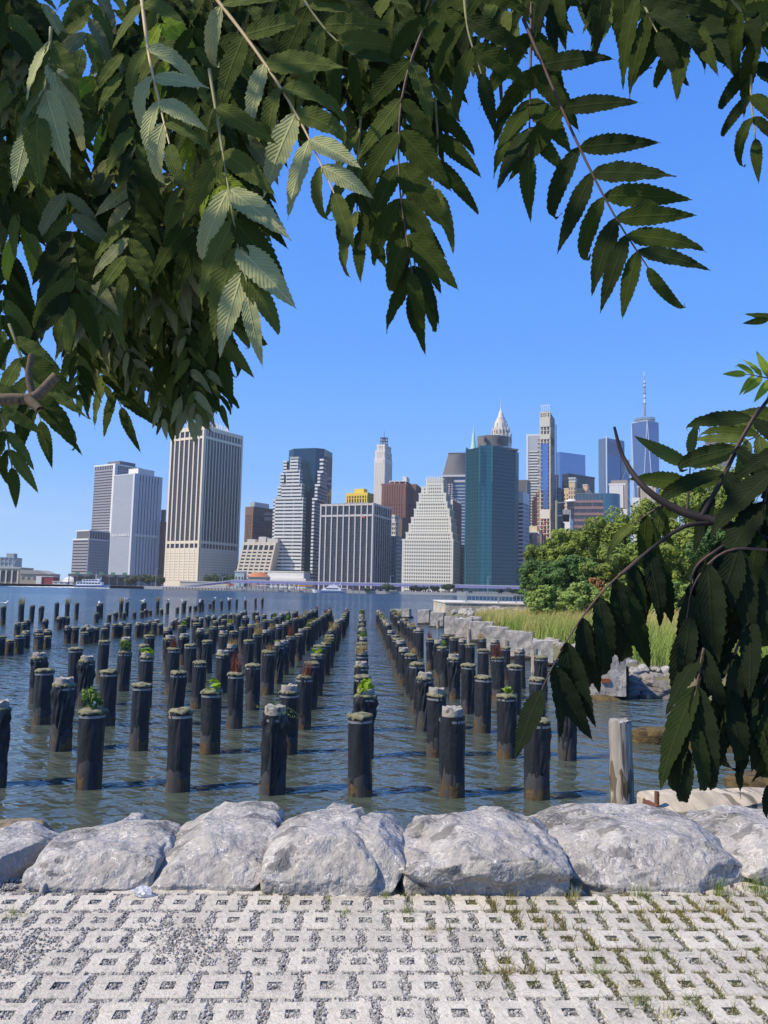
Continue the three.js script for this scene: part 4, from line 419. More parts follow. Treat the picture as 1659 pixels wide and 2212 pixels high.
const bandM = mat(.30, .30, .31, .4, { metalness: .5 });
const PR = .168;
function shell(seed, o) { // a sleeve of unit height whose skin folds
  const nu = o.nu ?? 44, nv = o.nv ?? 22, P = [], UV = [], I = [];
  for (let j = 0; j <= nv; j++) for (let i = 0; i <= nu; i++) {
    const t = j / nv, a = i / nu * Math.PI * 2, ca = Math.cos(a), sa = Math.sin(a);
    let r = o.r * (1 + o.bulge * perlin.noise(ca * 1.1 + seed * 9.1, sa * 1.1, t * 2.2));
    const fold = perlin.noise(ca * 3.4 + seed * 3.3 + t * o.twist, sa * 3.4 + t * o.twist * .6, t * 1.2 + seed) + .5 * (1 - 2 * Math.abs(perlin.noise(ca * 4.5 + seed + t * o.twist * 1.6, sa * 4.5 - t * o.twist, t * 2 + seed * 2))) - .3;
    r += o.fold * fold * (.25 + .95 * Math.pow(t, 2) * (t > .93 ? .35 : 1));
    r += (o.crush ?? 0) * Math.abs(perlin.noise(ca * 2 + seed, t * 7, sa * 2)) * sstep(t, .55, .9);
    let y = t; if (j === nv) y += o.rag * perlin.noise(ca * 2.7 + seed, sa * 2.7, 5.5 + seed); if (j === 0) y -= o.ragLow ?? 0;
    P.push(ca * r + (o.lean ?? 0) * t, y, sa * r); UV.push(i / nu, t);
  }
  for (let j = 0; j < nv; j++) for (let i = 0; i < nu; i++) { const a = j * (nu + 1) + i, b = a + nu + 1; I.push(a, b, a + 1, b, b + 1, a + 1); }
  const g = new THREE.BufferGeometry(); g.setAttribute('position', new THREE.Float32BufferAttribute(P, 3)); g.setAttribute('uv', new THREE.Float32BufferAttribute(UV, 2)); g.setIndex(I); g.computeVertexNormals(); return g;
}
function capShape(seed, wide) { // a ragged mat that overhangs the rim
  const nu = 26, nv = 7, P = [], UV = [], I = []; 
  for (let j = 0; j <= nv; j++) for (let i = 0; i <= nu; i++) { const a = (i % nu) / nu * Math.PI * 2, t = j / nv, ca = Math.cos(a), sa = Math.sin(a), rim = wide * (1 + .22 * perlin.noise(ca * 2.2 + seed * 7, sa * 2.2, seed) + .20 * perlin.noise(ca * 7, sa * 7, seed * 3));
    const prof = [[0, .034], [.35, .036], [.7, .03], [.93, .018], [1, -.004], [.985, -.026], [.9, -.028], [.8, .0]][j]; const r = rim * prof[0]; P.push(ca * r, prof[1] + .05 * perlin.noise(ca * t * 3 + seed, sa * t * 3, seed * 5) - (j > 2 && j < 7 ? .075 * Math.max(0, perlin.noise(ca * 4 + seed, sa * 4, 9) - .08) : 0), sa * r); UV.push(.5 + ca * t * .5, .5 + sa * t * .5); }
  for (let j = 0; j < nv; j++) for (let i = 0; i < nu; i++) { const a = j * (nu + 1) + i, b = a + nu + 1; I.push(a, a + 1, b, b, a + 1, b + 1); }
  const g = new THREE.BufferGeometry(); g.setAttribute('position', new THREE.Float32BufferAttribute(P, 3)); g.setAttribute('uv', new THREE.Float32BufferAttribute(UV, 2)); g.setIndex(I); g.computeVertexNormals(); return g;
}
function stumpShape(seed, r = .15, h = .16) { const g = new THREE.CylinderGeometry(r * .97, r, h, 26, 5); const p = g.attributes.position; for (let i = 0; i < p.count; i++) { const a = Math.atan2(p.getZ(i), p.getX(i)), R = Math.hypot(p.getX(i), p.getZ(i)); if (p.getY(i) > h * .49) p.setY(i, p.getY(i) + .05 * perlin.noise(p.getX(i) * 14 + seed, p.getZ(i) * 14, seed)); if (R > .01) { const k = 1 + .05 * perlin.noise(Math.cos(a) * 5 + seed, Math.sin(a) * 5, p.getY(i) * 2); p.setX(i, p.getX(i) * k); p.setZ(i, p.getZ(i) * k); } } g.computeVertexNormals(); return g; }
const band = (() => { const g = new THREE.CylinderGeometry(PR * 1.035, PR * 1.035, .035, 26, 1, true); return mergeGeometries([g, bx(.05, .045, .02, PR * .2, 0, PR * 1.02)]); })();
const wraps = [0, 1, 2, 3, 4, 5].map((s) => shell(s + 1, { r: PR, bulge: .055, fold: [.018, .055, .03, .075, .022, .045][s], twist: [.3, 2.5, 1.2, 3.4, .6, 1.8][s], rag: 0, crush: s === 3 ? .05 : 0, lean: rr(R0, -.02, .02) }));
const feet = [0, 1, 2, 3].map((s) => shell(s + 20, { r: PR * 1.03, bulge: .05, fold: .012, twist: 1, rag: .16, nv: 5 }));
const dusks = [0, 1].map((s) => shell(s + 30, { r: PR * 1.018, bulge: .05, fold: .006, twist: 1, rag: .2, nv: 5 }));
const caps = [0, 1, 2, 3, 4].map((s) => capShape(s + 1, [.182, .192, .178, .188, .184][s])), stumps = [0, 1, 2].map((s) => stumpShape(s + 2));
const seam = new THREE.CylinderGeometry(.016, .018, 1, 6); seam.translate(0, .5, 0);
function makePiling(v) {
  const t = new THREE.Group(); part('sleeve', wraps[v % 6], wrapM, t); part('waterline_stain', dusks[v % 2], duskM, t); part('algae_foot', feet[v % 4], footM, t); part('steel_band', band, bandM, t);
  if (v % 5 !== 4) part('cap_mat', caps[v % 5], capM, t); if (v % 5 === 4 || v % 7 === 3) part('wood_top', stumps[v % 3], woodM, t); if (v % 4 === 1) part('batten', seam, wrapM, t); return t;
}
const protos = Array.from({ length: 12 }, (_, v) => makePiling(v));
function setPiling(t, h, r, algae = .24) { // children keep their shapes; only heights are set
  for (const c of t.children) { if (c.name === 'sleeve') { c.scale.y = h + .5; c.position.y = -.5; } else if (c.name === 'algae_foot') { c.scale.y = .5 + algae; c.position.y = -.5; } else if (c.name === 'waterline_stain') { c.scale.y = .5 + algae * 1.9; c.position.y = -.5; } else if (c.name === 'steel_band') c.position.y = h - .075; else if (c.name === 'cap_mat') c.position.y = h; else if (c.name === 'wood_top') c.position.y = h + .03; else if (c.name === 'batten') { c.scale.y = h + .3; c.position.set(PR * 1.06 * Math.cos(.5), -.4, PR * 1.06 * Math.sin(.5)); } }
}
function piling(x, z, h, v, label, group, turn, algae) { const t = protos[v % 12].clone(); t.name = numbered('wrapped_piling'); t.position.set(x, WATER, -z); t.rotation.y = turn; setPiling(t, h, 0, algae); scene.add(t); tag(t, label, 'piling', group); t.rotation.z = rr(R0, -.03, .03); t.rotation.x = rr(R0, -.02, .02); t.scale.x = t.scale.z = rr(R0, .93, 1.08); return t; }
// plants that grow on the pilings
const plantM = { tan: leafMat(.34, .25, .10, .25), green: leafMat(.10, .17, .04, .3), lime: leafMat(.24, .38, .02, .45), red: leafMat(.17, .06, .045, .2), olive: leafMat(.2, .19, .06, .3) };
function bladeClump(seed, n, h, spread, w = .008) { const r = RNG(seed), P = [], C = []; for (let i = 0; i < n; i++) { const a = r() * 6.283, rad = spread * Math.sqrt(r()) * .5, x = Math.cos(a) * rad, z = Math.sin(a) * rad, b = r() * 6.283, lean = rr(r, .05, .55) * spread * 2, H = h * rr(r, .5, 1), cx = Math.cos(b), cz = Math.sin(b), k = rr(r, .7, 1.3); let px = [x - cz * w, 0, z + cx * w], qx = [x + cz * w, 0, z - cx * w]; for (let s = 1; s <= 3; s++) { const t = s / 3, ox = x + cx * lean * t * t, oz = z + cz * lean * t * t, y = H * (t - .15 * t * t), ww = w * (1 - t); const n1 = [ox - cz * ww, y, oz + cx * ww], n2 = [ox + cz * ww, y, oz - cx * ww]; P.push(...px, ...qx, ...n1, ...qx, ...n2, ...n1); for (let c = 0; c < 6; c++) C.push(k, k, k * .9); px = n1; qx = n2; } } const g = new THREE.BufferGeometry(); g.setAttribute('position', new THREE.Float32BufferAttribute(P, 3)); g.setAttribute('color', new THREE.Float32BufferAttribute(C, 3)); g.computeVertexNormals(); return g; }
const clumps = { tan: [1, 2, 3].map((s) => bladeClump(s, 70, .42, .30, .007)), red: [4, 5].map((s) => bladeClump(s, 60, .5, .22, .006)), bush: [6, 7].map((s) => leafCloud(150, s, [[0, .14, 0, .15, .13, .13], [.04, .2, .02, .12, .11, .1]], .045)), lime: [8, 9].map((s) => leafCloud(16, s, [[0, .09, 0, .12, .07, .12]], .085)), olive: [10, 11].map((s) => bladeClump(s, 44, .30, .30, .007)) };
let plantN = 0;
function capPlant(t, h, kind, label, s = 1) { const m = top(kind === 'bush' ? 'green_bush' : kind === 'lime' ? 'leafy_weed' : kind === 'red' ? 'red_weed' : 'grass_tuft', clumps[kind][plantN++ % clumps[kind].length], plantM[kind === 'bush' ? 'green' : kind], label, kind === 'bush' || kind === 'lime' ? 'plant' : 'weed'); m.position.set(t.position.x + rr(R0, -.04, .04), t.position.y + h + .03, t.position.z + rr(R0, -.04, .04)); m.rotation.y = R0() * 6.28; m.scale.setScalar(s); return m; }
{
  const r = RNG(21), cols = [-8.15, -6.85, -5.5, -4.17, -2.85, -1.53, -.26, 1.05, 2.28, 3.45, 4.65];
  const side = (k) => { const d = k - 6; return d === 0 ? 'in the row seen end-on' : `${ORD[Math.abs(d)]} row to the ${d < 0 ? 'ferry' : 'marsh'} side of the end-on row`; };
  const kinds = ['tan', 'red', 'olive', 'lime', 'bush', 'tan', 'olive'], words = { tan: 'dry tan tuft', red: 'reddish dry weed', olive: 'olive grass tuft', lime: 'bright leafy weed', bush: 'small green bush' };
  const fixed = { '0,3': ['bush', 1.0], '1,4': ['lime', 1], '1,6': ['lime', 1.35], '2,5': ['red', 1.1], '2,4': ['red', 1.1], '3,2': ['lime', 1.1], '4,2': ['red', .9], '1,8': ['lime', .7], '2,8': ['lime', .0], '4,7': ['tan', .6], '4,8': ['tan', .5] };
  for (let j = 0; j < 23; j++) for (let k = 0; k < cols.length; k++) {
    const z0 = 11.35 + 2.53 * j; if (k === 0 && (j < 3 || j > 15)) continue; if (k === 1 && (j < 2 || j > 18)) continue; if (k === 2 && j > 20) continue; if (k === 9 && (j === 0 || j > 9)) continue; if (k === 10 && (j < 4 || j > 8)) continue; if (j > 9 && (k > 8)) continue;
    const skip = hash2(j, k, 7); if (j > 2 && skip < (k < 3 ? .10 : .03)) continue;
    const x = cols[k] - .026 * (z0 - 11.35) + rr(r, -.07, .07) * (j ? 1 : .3), z = z0 + rr(r, -.16, .16) * (j ? 1 : .3), low = j > 8 && hash2(k, j, 3) < .12, h = low ? rr(r, .5, .8) : 1.09 + rr(r, -.05, .06) * (j > 2 ? 1.5 : .7) - (k > 8 && j > 6 ? .12 : 0);
    let v = Math.floor(hash2(j, k, 12) * 12); if (j === 0) v = [0, 0, 3, 0, 0, 4 + 5, 2, 9, 1, 0][k] ?? 0; if (j === 0 && k === 7) v = 4; if (j === 0 && k === 5) v = 9; if (j === 0 && k === 6) v = 0; if (j === 0 && k === 2) v = 3; if (j === 0 && k === 3) v = 6; if (j === 0 && k === 4) v = 2; if (j === 0 && k === 8) v = 5;
    const t = piling(x, z, h, v, `wrapped piling, ${ORD[j + 1]} from the rocks, ${side(k)}`, 'wrapped pilings of the old pier', r() * 6.28, rr(r, .14, .22));
    const fx = fixed[j + ',' + k], pr = hash2(k, j, 44), kd = fx ? fx[0] : kinds[Math.floor(hash2(j, k, 45) * 7)];
    if (fx ? fx[1] > 0 : j > 3 && pr < (j > 8 ? .48 : .28)) capPlant(t, h, kd, `${words[kd]} on ${ORD[j + 1]} piling from the rocks, ${side(k).replace('to the ', '').replace('of the', 'of')}`, fx ? fx[1] : rr(r, .6, 1.25));
    if (j === 0 && k === 5) { const vn = tube([V(x + .1, WATER + h, -z + .1), V(x + .2, WATER + h + .12, -z + .2), V(x + .38, WATER + h + .02, -z + .25)], .006, .003, 8, 4), lv = leafCloud(60, 77, [[x + .08, WATER + h + .1, -z + .12, .09, .1, .06], [x + .3, WATER + h + .04, -z + .22, .13, .05, .04], [x - .1, WATER + h + .12, -z, .2, .05, .1]], .022); const g = thing('trailing_vine', 'small green vine trailing off the wooden top of a front piling', 'plant'); part('stem', vn, plantM.green, g); part('leaves', lv, plantM.green, g); vn.setAttribute('color', new THREE.Float32BufferAttribute(new Float32Array(vn.attributes.position.count * 3).fill(1), 3)); }
  }
  // low stubs of the neighbouring pier
  const stub = (x, z, h, i, where, grp) => piling(x, z, h, Math.floor(r() * 12), `${h > .85 ? 'tall' : 'low'} dark piling, ${ORD[i] ?? 'last'} from the near end of ${where}`, grp, r() * 6.28, h > .85 ? .3 : .25);
  for (let c = 0; c < 10; c++) { const n = [4, 4, 4, 5, 6, 4, 6, 5, 4, 3][c], t0 = (c - 1) / 9; for (let i = 0; i < n; i++) { const t = t0 + i * .017, z = 31 * Math.pow(76 / 31, t), x = lerp(-15.4, -11.2, t); for (const k of [0, 1]) { if (hash2(i, c, 5 + k) < .22) continue; const q = piling(x + rr(r, -.15, .15) - k * .85, z + k * .5 + rr(r, -.2, .2), rr(r, .5, .74), Math.floor(r() * 12), `low dark piling, ${ORD[i + 1]} in the ${ORD[c + 1]} cluster of the nearer stub line, ${k ? 'rear' : 'front'} rank`, 'low pilings of the neighbouring pier', r() * 6.28, .25); } } }
  const gullAt = [];
  for (let i = 0; i < 28; i++) { const t = i / 27, z = 42 * Math.pow(104 / 42, t), x = lerp(-20.6, -22.5, t); if (hash2(i, 9, 5) < .08) continue; stub(x + rr(r, -.4, .4), z, rr(r, .5, .75), i + 1, 'the middle stub line', 'low pilings of the neighbouring pier'); }
  for (let i = 0; i < 30; i++) { const t = i / 29, z = 48 * Math.pow(112 / 48, t), x = lerp(-26.4, -17.5, Math.pow(t, 1.6)); const h = i < 4 ? rr(r, .5, 1.3) : rr(r, 1.05, 1.4), p = stub(x + rr(r, -.5, .5), z, h, i + 1, 'the farthest piling line', 'tall pilings of the farthest line'); if ([4, 11, 14, 15, 18, 19, 21, 23, 25, 27].includes(i)) gullAt.push([p.position.x, p.position.y + h + .06, p.position.z, i + 1]); else if (i % 4 === 1) capPlant(p, h, 'tan', `tan grass tuft on the ${ORD[i + 1]} piling of the farthest line`, 1.6); }
  // gulls
  const gg = new THREE.SphereGeometry(1, 16, 10); { const p = gg.attributes.position; for (let i = 0; i < p.count; i++) { const x = p.getX(i); p.setXYZ(i, x * .21 + (x < -.5 ? (x + .5) * .2 : 0), p.getY(i) * .085 * (x < 0 ? 1 + x * .75 : 1) + (x > .6 ? .0 : 0) - x * .03, p.getZ(i) * .08 * (x < 0 ? 1 + x * .7 : 1)); } gg.computeVertexNormals(); }
  const hd = new THREE.SphereGeometry(.055, 12, 8); hd.translate(.2, .12, 0); const nk = tube([V(.12, .02, 0), V(.17, .07, 0), V(.2, .11, 0)], .06, .042, 5, 8); const wh = mat(.75, .75, .74, .8), wg = mat(.32, .34, .36, .8);
  gullAt.forEach(([x, y, z, i], n) => { const t = thing('gull', `white gull perched on the ${ORD[i]} piling of the farthest line`, 'gull', V(x, y + .13, z), 'gulls on the farthest pilings'); t.rotation.y = n * 1.9; t.scale.setScalar(1.25); part('body', mergeGeometries([gg, hd, nk].map((g) => g.toNonIndexed()).map((g) => { for (const k of Object.keys(g.attributes)) if (!['position', 'normal'].includes(k)) g.deleteAttribute(k); return g; })), wh, t); const bk = part('beak', new THREE.ConeGeometry(.016, .06, 6), mat(.6, .38, .05, .6), t); bk.rotation.z = -Math.PI / 2 - .1; bk.position.set(.275, .115, 0); for (const s of [-1, 1]) { const w = part('wing', gg, wg, t); w.scale.set(.95, .62, .3); w.position.set(-.06, .03, s * .062); part('leg', new THREE.CylinderGeometry(.008, .008, .09, 5), mat(.5, .3, .2, .6), t).position.set(.02, -.1, s * .03); } });
  // the bare wooden piling by the rocks
  const w = thing('wooden_piling', 'bare weathered wooden piling with a split top standing in the shallows', 'piling', V(3.44, WATER, -11.2)); const sg = shell(50, { r: .158, bulge: .05, fold: .012, twist: .2, rag: .03, nv: 16 }); { const p = sg.attributes.position; for (let i = 0; i < p.count; i++) { const t = (p.getY(i)), k = 1 + .02 * (1 - t); p.setX(i, p.getX(i) * k); p.setZ(i, p.getZ(i) * k); } }
  const sm = part('post', sg, woodM, w); sm.scale.y = 1.62; sm.position.y = -.5; const st = stumpShape(9, .153, .05); part('split_top', st, woodM, w).position.y = 1.10; const ft = part('algae_foot', shell(61, { r: .163, bulge: .05, fold: .01, twist: .4, rag: .3, nv: 6 }), mat(.42, .36, .24, .8, { map: woodT, bumpMap: woodT, bumpScale: .02 }), w); ft.scale.y = .95; ft.position.y = -.5; w.rotation.z = .015;
}
// ---------- the marsh bank ----------
const xsKeys = [[4, 17], [8, 14.2], [11, 12], [14, 9.8], [16.6, 8.2], [19, 9.3], [22.2, 9.2], [22.9, 7.25], [26, 7.35], [31, 7.2], [37.4, 6.5], [51, 5.7], [66, 6.1], [80, 7], [95, 7.6], [99, 7.6], [130, 60], [200, 120]];
function xs(z) { let k = 1; while (k < xsKeys.length - 1 && xsKeys[k][0] < z) k++; const a = xsKeys[k - 1], b = xsKeys[k]; return lerp(a[1], b[1], clamp((z - a[0]) / (b[0] - a[0]), 0, 1)); }
function bankY(x, z) { const d = x - xs(z) + .25 * perlin.noise(x * .8, z * .8, 1.5); return d < 0 ? WATER + Math.max(-1.5, d * .8) : WATER + Math.min(.55, d * .45) + Math.max(0, d - 2) * .045 + .08 * perlin.noise(x * .7, z * .7, 4); }
{
  const P = [], I = [], UV = [], nz = 130, nx = 70; for (let j = 0; j <= nz; j++) for (let i = 0; i <= nx; i++) { const z = 5 + 125 * Math.pow(j / nz, 1.4), x = xs(z) - 1.5 + Math.pow(i / nx, 1.7) * 85; P.push(x, bankY(x, z), -z); UV.push(x / 3, z / 3); }
  for (let j = 0; j < nz; j++) for (let i = 0; i < nx; i++) { const a = j * (nx + 1) + i, b = a + nx + 1; I.push(a, a + 1, b, a + 1, b + 1, b); }
  const g = new THREE.BufferGeometry(); g.setAttribute('position', new THREE.Float32BufferAttribute(P, 3)); g.setAttribute('uv', new THREE.Float32BufferAttribute(UV, 2)); g.setIndex(I); g.computeVertexNormals();
  struct('marsh_ground', g, mat(1, 1, 1, .95, { map: tex(256, 256, (u, v, o) => { const n = pf(u, v, 10, 4, 91); o[0] = .07 + .09 * n; o[1] = .065 + .09 * n; o[2] = .035 + .04 * n; }) }));
}
// rock shapes shared by the riprap
const rockT = tex(1024, 1024, (u, v, o) => {
  const wu = u + .05 * (pf(u, v, 6, 4, 3) - .5), wv = v + .05 * (pf(u, v, 6, 4, 8) - .5), a = pf(u, v, 5, 6, 101), b = pf(wu, wv, 9, 4, 111), c = pf(wu, wv, 17, 4, 121), fine = pf(u, v, 90, 2, 131), where = pf(u, v, 4, 3, 141);
  const d = pf(wu, wv, 34, 3, 126), vein = (1 - sstep(Math.abs(b - .5), .003, .016)) * sstep(where, .42, .6) * sstep(pf(u, v, 22, 3, 127), .35, .6), v2 = (1 - sstep(Math.abs(c - .5), .004, .022)) * sstep(1 - where, .42, .6) * sstep(pf(u, v, 30, 3, 128), .4, .6), v3 = (1 - sstep(Math.abs(d - .5), .004, .03)) * sstep(pf(u, v, 9, 3, 129), .52, .62), dark = sstep(pf(u, v, 5, 5, 151), .54, .60), crk = 1 - sstep(Math.abs(pf(wu, wv, 5, 5, 155) - .5), .002, .008);
  const k = lerp(.13, .39, a) * (.82 + .36 * fine) * (1 - .5 * dark) * (1 - .6 * crk), w = clamp(Math.max(vein, v2 * .9, v3 * .7) * (.5 + .6 * fine), 0, 1) * .9; o[0] = lerp(k * 1.03, .64, w); o[1] = lerp(k * .99, .625, w); o[2] = lerp(k * .93, .59, w);
});
const rockB = tex(1024, 1024, (u, v, o) => grey(o, .75 * pf(u, v, 6, 7, 161) + .25 * Math.abs(pf(u, v, 12, 5, 171) - .5) * 2));
const rockM = mat(1, 1, 1, .9, { map: rockT, bumpMap: rockB, bumpScale: .07 });
const rockDM = mat(.42, .40, .38, .85, { map: rockT, bumpMap: rockB, bumpScale: .06 }), rockMM = mat(.68, .67, .64, .88, { map: rockT, bumpMap: rockB, bumpScale: .06 }), rockBrM = mat(.62, .5, .34, .9, { map: rockT, bumpMap: rockB, bumpScale: .05 }), mossM = mat(.30, .22, .085, .95, { map: rockT, bumpMap: rockB, bumpScale: .08 });
function rockShape(seed, sx, sy, sz, o = {}) { // a boulder: rounded block, cut by a few planes, roughened
  const r = RNG(seed * 97 + 5), n = o.n ?? 26, g0 = new THREE.BoxGeometry(2, 2, 2, n, n, n); g0.deleteAttribute('uv'); g0.deleteAttribute('normal'); let g = mergeVertices(g0, 1e-4); const p = g.attributes.position, v = V(), pw = o.round ?? 5, cuts = [];
  for (let i = 0; i < (o.cuts ?? 6); i++) { const c = V(rr(r, -1, 1), rr(r, -.7, 1), rr(r, -1, 1)).normalize(); cuts.push([c, rr(r, .82, 1.08)]); } for (let i = 0; i < (o.chips ?? 0); i++) { const c = V(rr(r, -1, 1), rr(r, -1, 1), rr(r, -1, 1)).normalize(); cuts.push([c, rr(r, 1.08, 1.3)]); } for (const c of o.planes ?? []) cuts.push([V(c[0], c[1], c[2]).normalize(), c[3]]);
  for (let i = 0; i < p.count; i++) { v.fromBufferAttribute(p, i); const L = Math.pow(Math.pow(Math.abs(v.x), pw) + Math.pow(Math.abs(v.y), pw) + Math.pow(Math.abs(v.z), pw), 1 / pw); v.multiplyScalar(1 / L);
    for (const [c, d] of cuts) { const e = v.dot(c) - d; if (e > 0) v.addScaledVector(c, -e * .94); }
    const q = v.clone(); v.set(v.x * sx, v.y * sy, v.z * sz); const nn = q.normalize(), f = o.f ?? 2.6, s = o.rough ?? .05;
    const rid = (k) => 1 - 2 * Math.abs(perlin.noise(v.x * k + seed * 3.1, v.y * k * 1.5, v.z * k + seed));
    const d = s * (1.1 * fbm(v.x * f + seed, v.y * f * 1.2, v.z * f, 4) + .35 * rid(f * 1.7) - .2); const step = o.layer ? o.layer * (sstep(Math.sin(v.y * 21 + 3 * perlin.noise(v.x * 3, v.z * 3, seed)), .2, .7) - .5) : 0;
    v.addScaledVector(nn, d + step * .5); p.setXYZ(i, v.x, v.y, v.z); }
  g.computeVertexNormals(); const out = boxUV(g, 1 / 1.15); return out;
}
{
  const shapes = [1, 2, 3, 4, 5, 6].map((s) => rockShape(s + 40, .42, .24, .32, { n: 9, cuts: 9, rough: .07, round: 4 })), r = RNG(31); let n = 0;
  const put = (x, z, y, s, m, label, grp) => { const k = top('bank_rock', shapes[n++ % 6], m, label, 'rock', grp); k.position.set(x, y, -z); k.scale.set(s * rr(r, .8, 1.3), s * rr(r, .8, 1.2), s * rr(r, .8, 1.3)); k.rotation.set(rr(r, -.3, .3), r() * 6.28, rr(r, -.3, .3)); };
  const angular = [1, 2, 3, 4, 5, 6, 7, 8].map((q) => rockShape(q + 70, .25, .13, .19, { n: 8, cuts: 16, rough: .05, round: 6, f: 3.4 }));
  const put2 = (x, z, y, sc, m, label) => { const k = top('bank_rock', angular[n++ % 8], m, label, 'rock', 'riprap rocks of the marsh bank'); k.position.set(x, y, -z); k.scale.set(sc * rr(r, .8, 1.35), sc * rr(r, .7, 1.15), sc * rr(r, .8, 1.2)); k.rotation.set(rr(r, -.35, .35), r() * 6.28, rr(r, -.35, .35)); };
  const course = ['lowest', 'second', 'third', 'fourth', 'top'];
  for (let c = 0; c < 5; c++) { let x = 7.2 + .15 * (c % 2), i = 0; while (x < 10.9) { i++; const z = 22.35 + c * .40 + (x > 9 ? -(x - 9) * .9 * (1 - c * .2) : 0); put2(x, z + rr(r, -.1, .1), WATER - .02 + c * .155 + rr(r, -.03, .05), rr(r, .7, 1.25), c < 3 ? rockDM : c === 3 ? rockMM : rockM, `${c < 3 ? 'dark wet' : 'dry grey'} rock, ${ORD[i]} from the big block in the ${course[c]} course of riprap`); x += rr(r, .24, .42); } }
  for (let c = 0; c < 4; c++) { let z = 20.8, i = 0; while (z > 12.5) { i++; const x = xs(z) + .1 + c * .42; put2(x + rr(r, -.1, .1), z, WATER - .02 + c * .17 + rr(r, -.03, .05), rr(r, .8, 1.5), c < 2 ? rockDM : c === 2 ? rockMM : rockM, `${c < 2 ? 'dark wet' : 'dry grey'} rock, ${ORD[i]} from the inlet in the ${course[c]} course before the grass`); z -= rr(r, .34, .6); } }
  for (let i = 0; i < 46; i++) { const u = r(), z = 94 - i * .74, x = xs(z) + .4 + u * 6; put(x, z, bankY(x, z) + .05 + u * .25, rr(r, .7, 1.5), rockM, `pale rubble stone beside the railed pier, ${i < 30 ? ORD[i + 1] + ' from the pier wall' : ORD[46 - i] + ' from the grass end'}`, 'rubble below the railed pier'); }
  for (let i = 0; i < 26; i++) { const z = 27 + i * 1.2, x = xs(z) + rr(r, .9, 1.8); put(x, z, WATER + .55, rr(r, .45, .9), rockM, `grey rock behind the concrete blocks, ${ORD[i + 1]} from the flaking end towards the railed pier`, 'rocks behind the concrete blocks'); }
  [[5.45, 15.7, 1.0, .9], [6.2, 15.5, 1.15, 1.1], [7.0, 15.3, 1.0, 1]].forEach(([x, z, s], i) => { const k = top('mossy_rock', shapes[i], mossM, ['brown mossy rock awash just behind the wooden piling', 'larger brown mossy rock in the middle of the awash row', 'brown mossy rock awash nearest the marsh bank'][i], 'rock'); k.position.set(x, WATER + .08, -z); k.scale.set(1.2 * s, .95 * s, .8 * s); k.rotation.y = i * 1.3; });
  const b = top('mossy_rock', shapes[4], mossM, 'brown flat rock awash beside the driftwood log', 'rock'); b.position.set(6.1, WATER + .02, -12.3); b.scale.set(1.6, .7, 1);
}
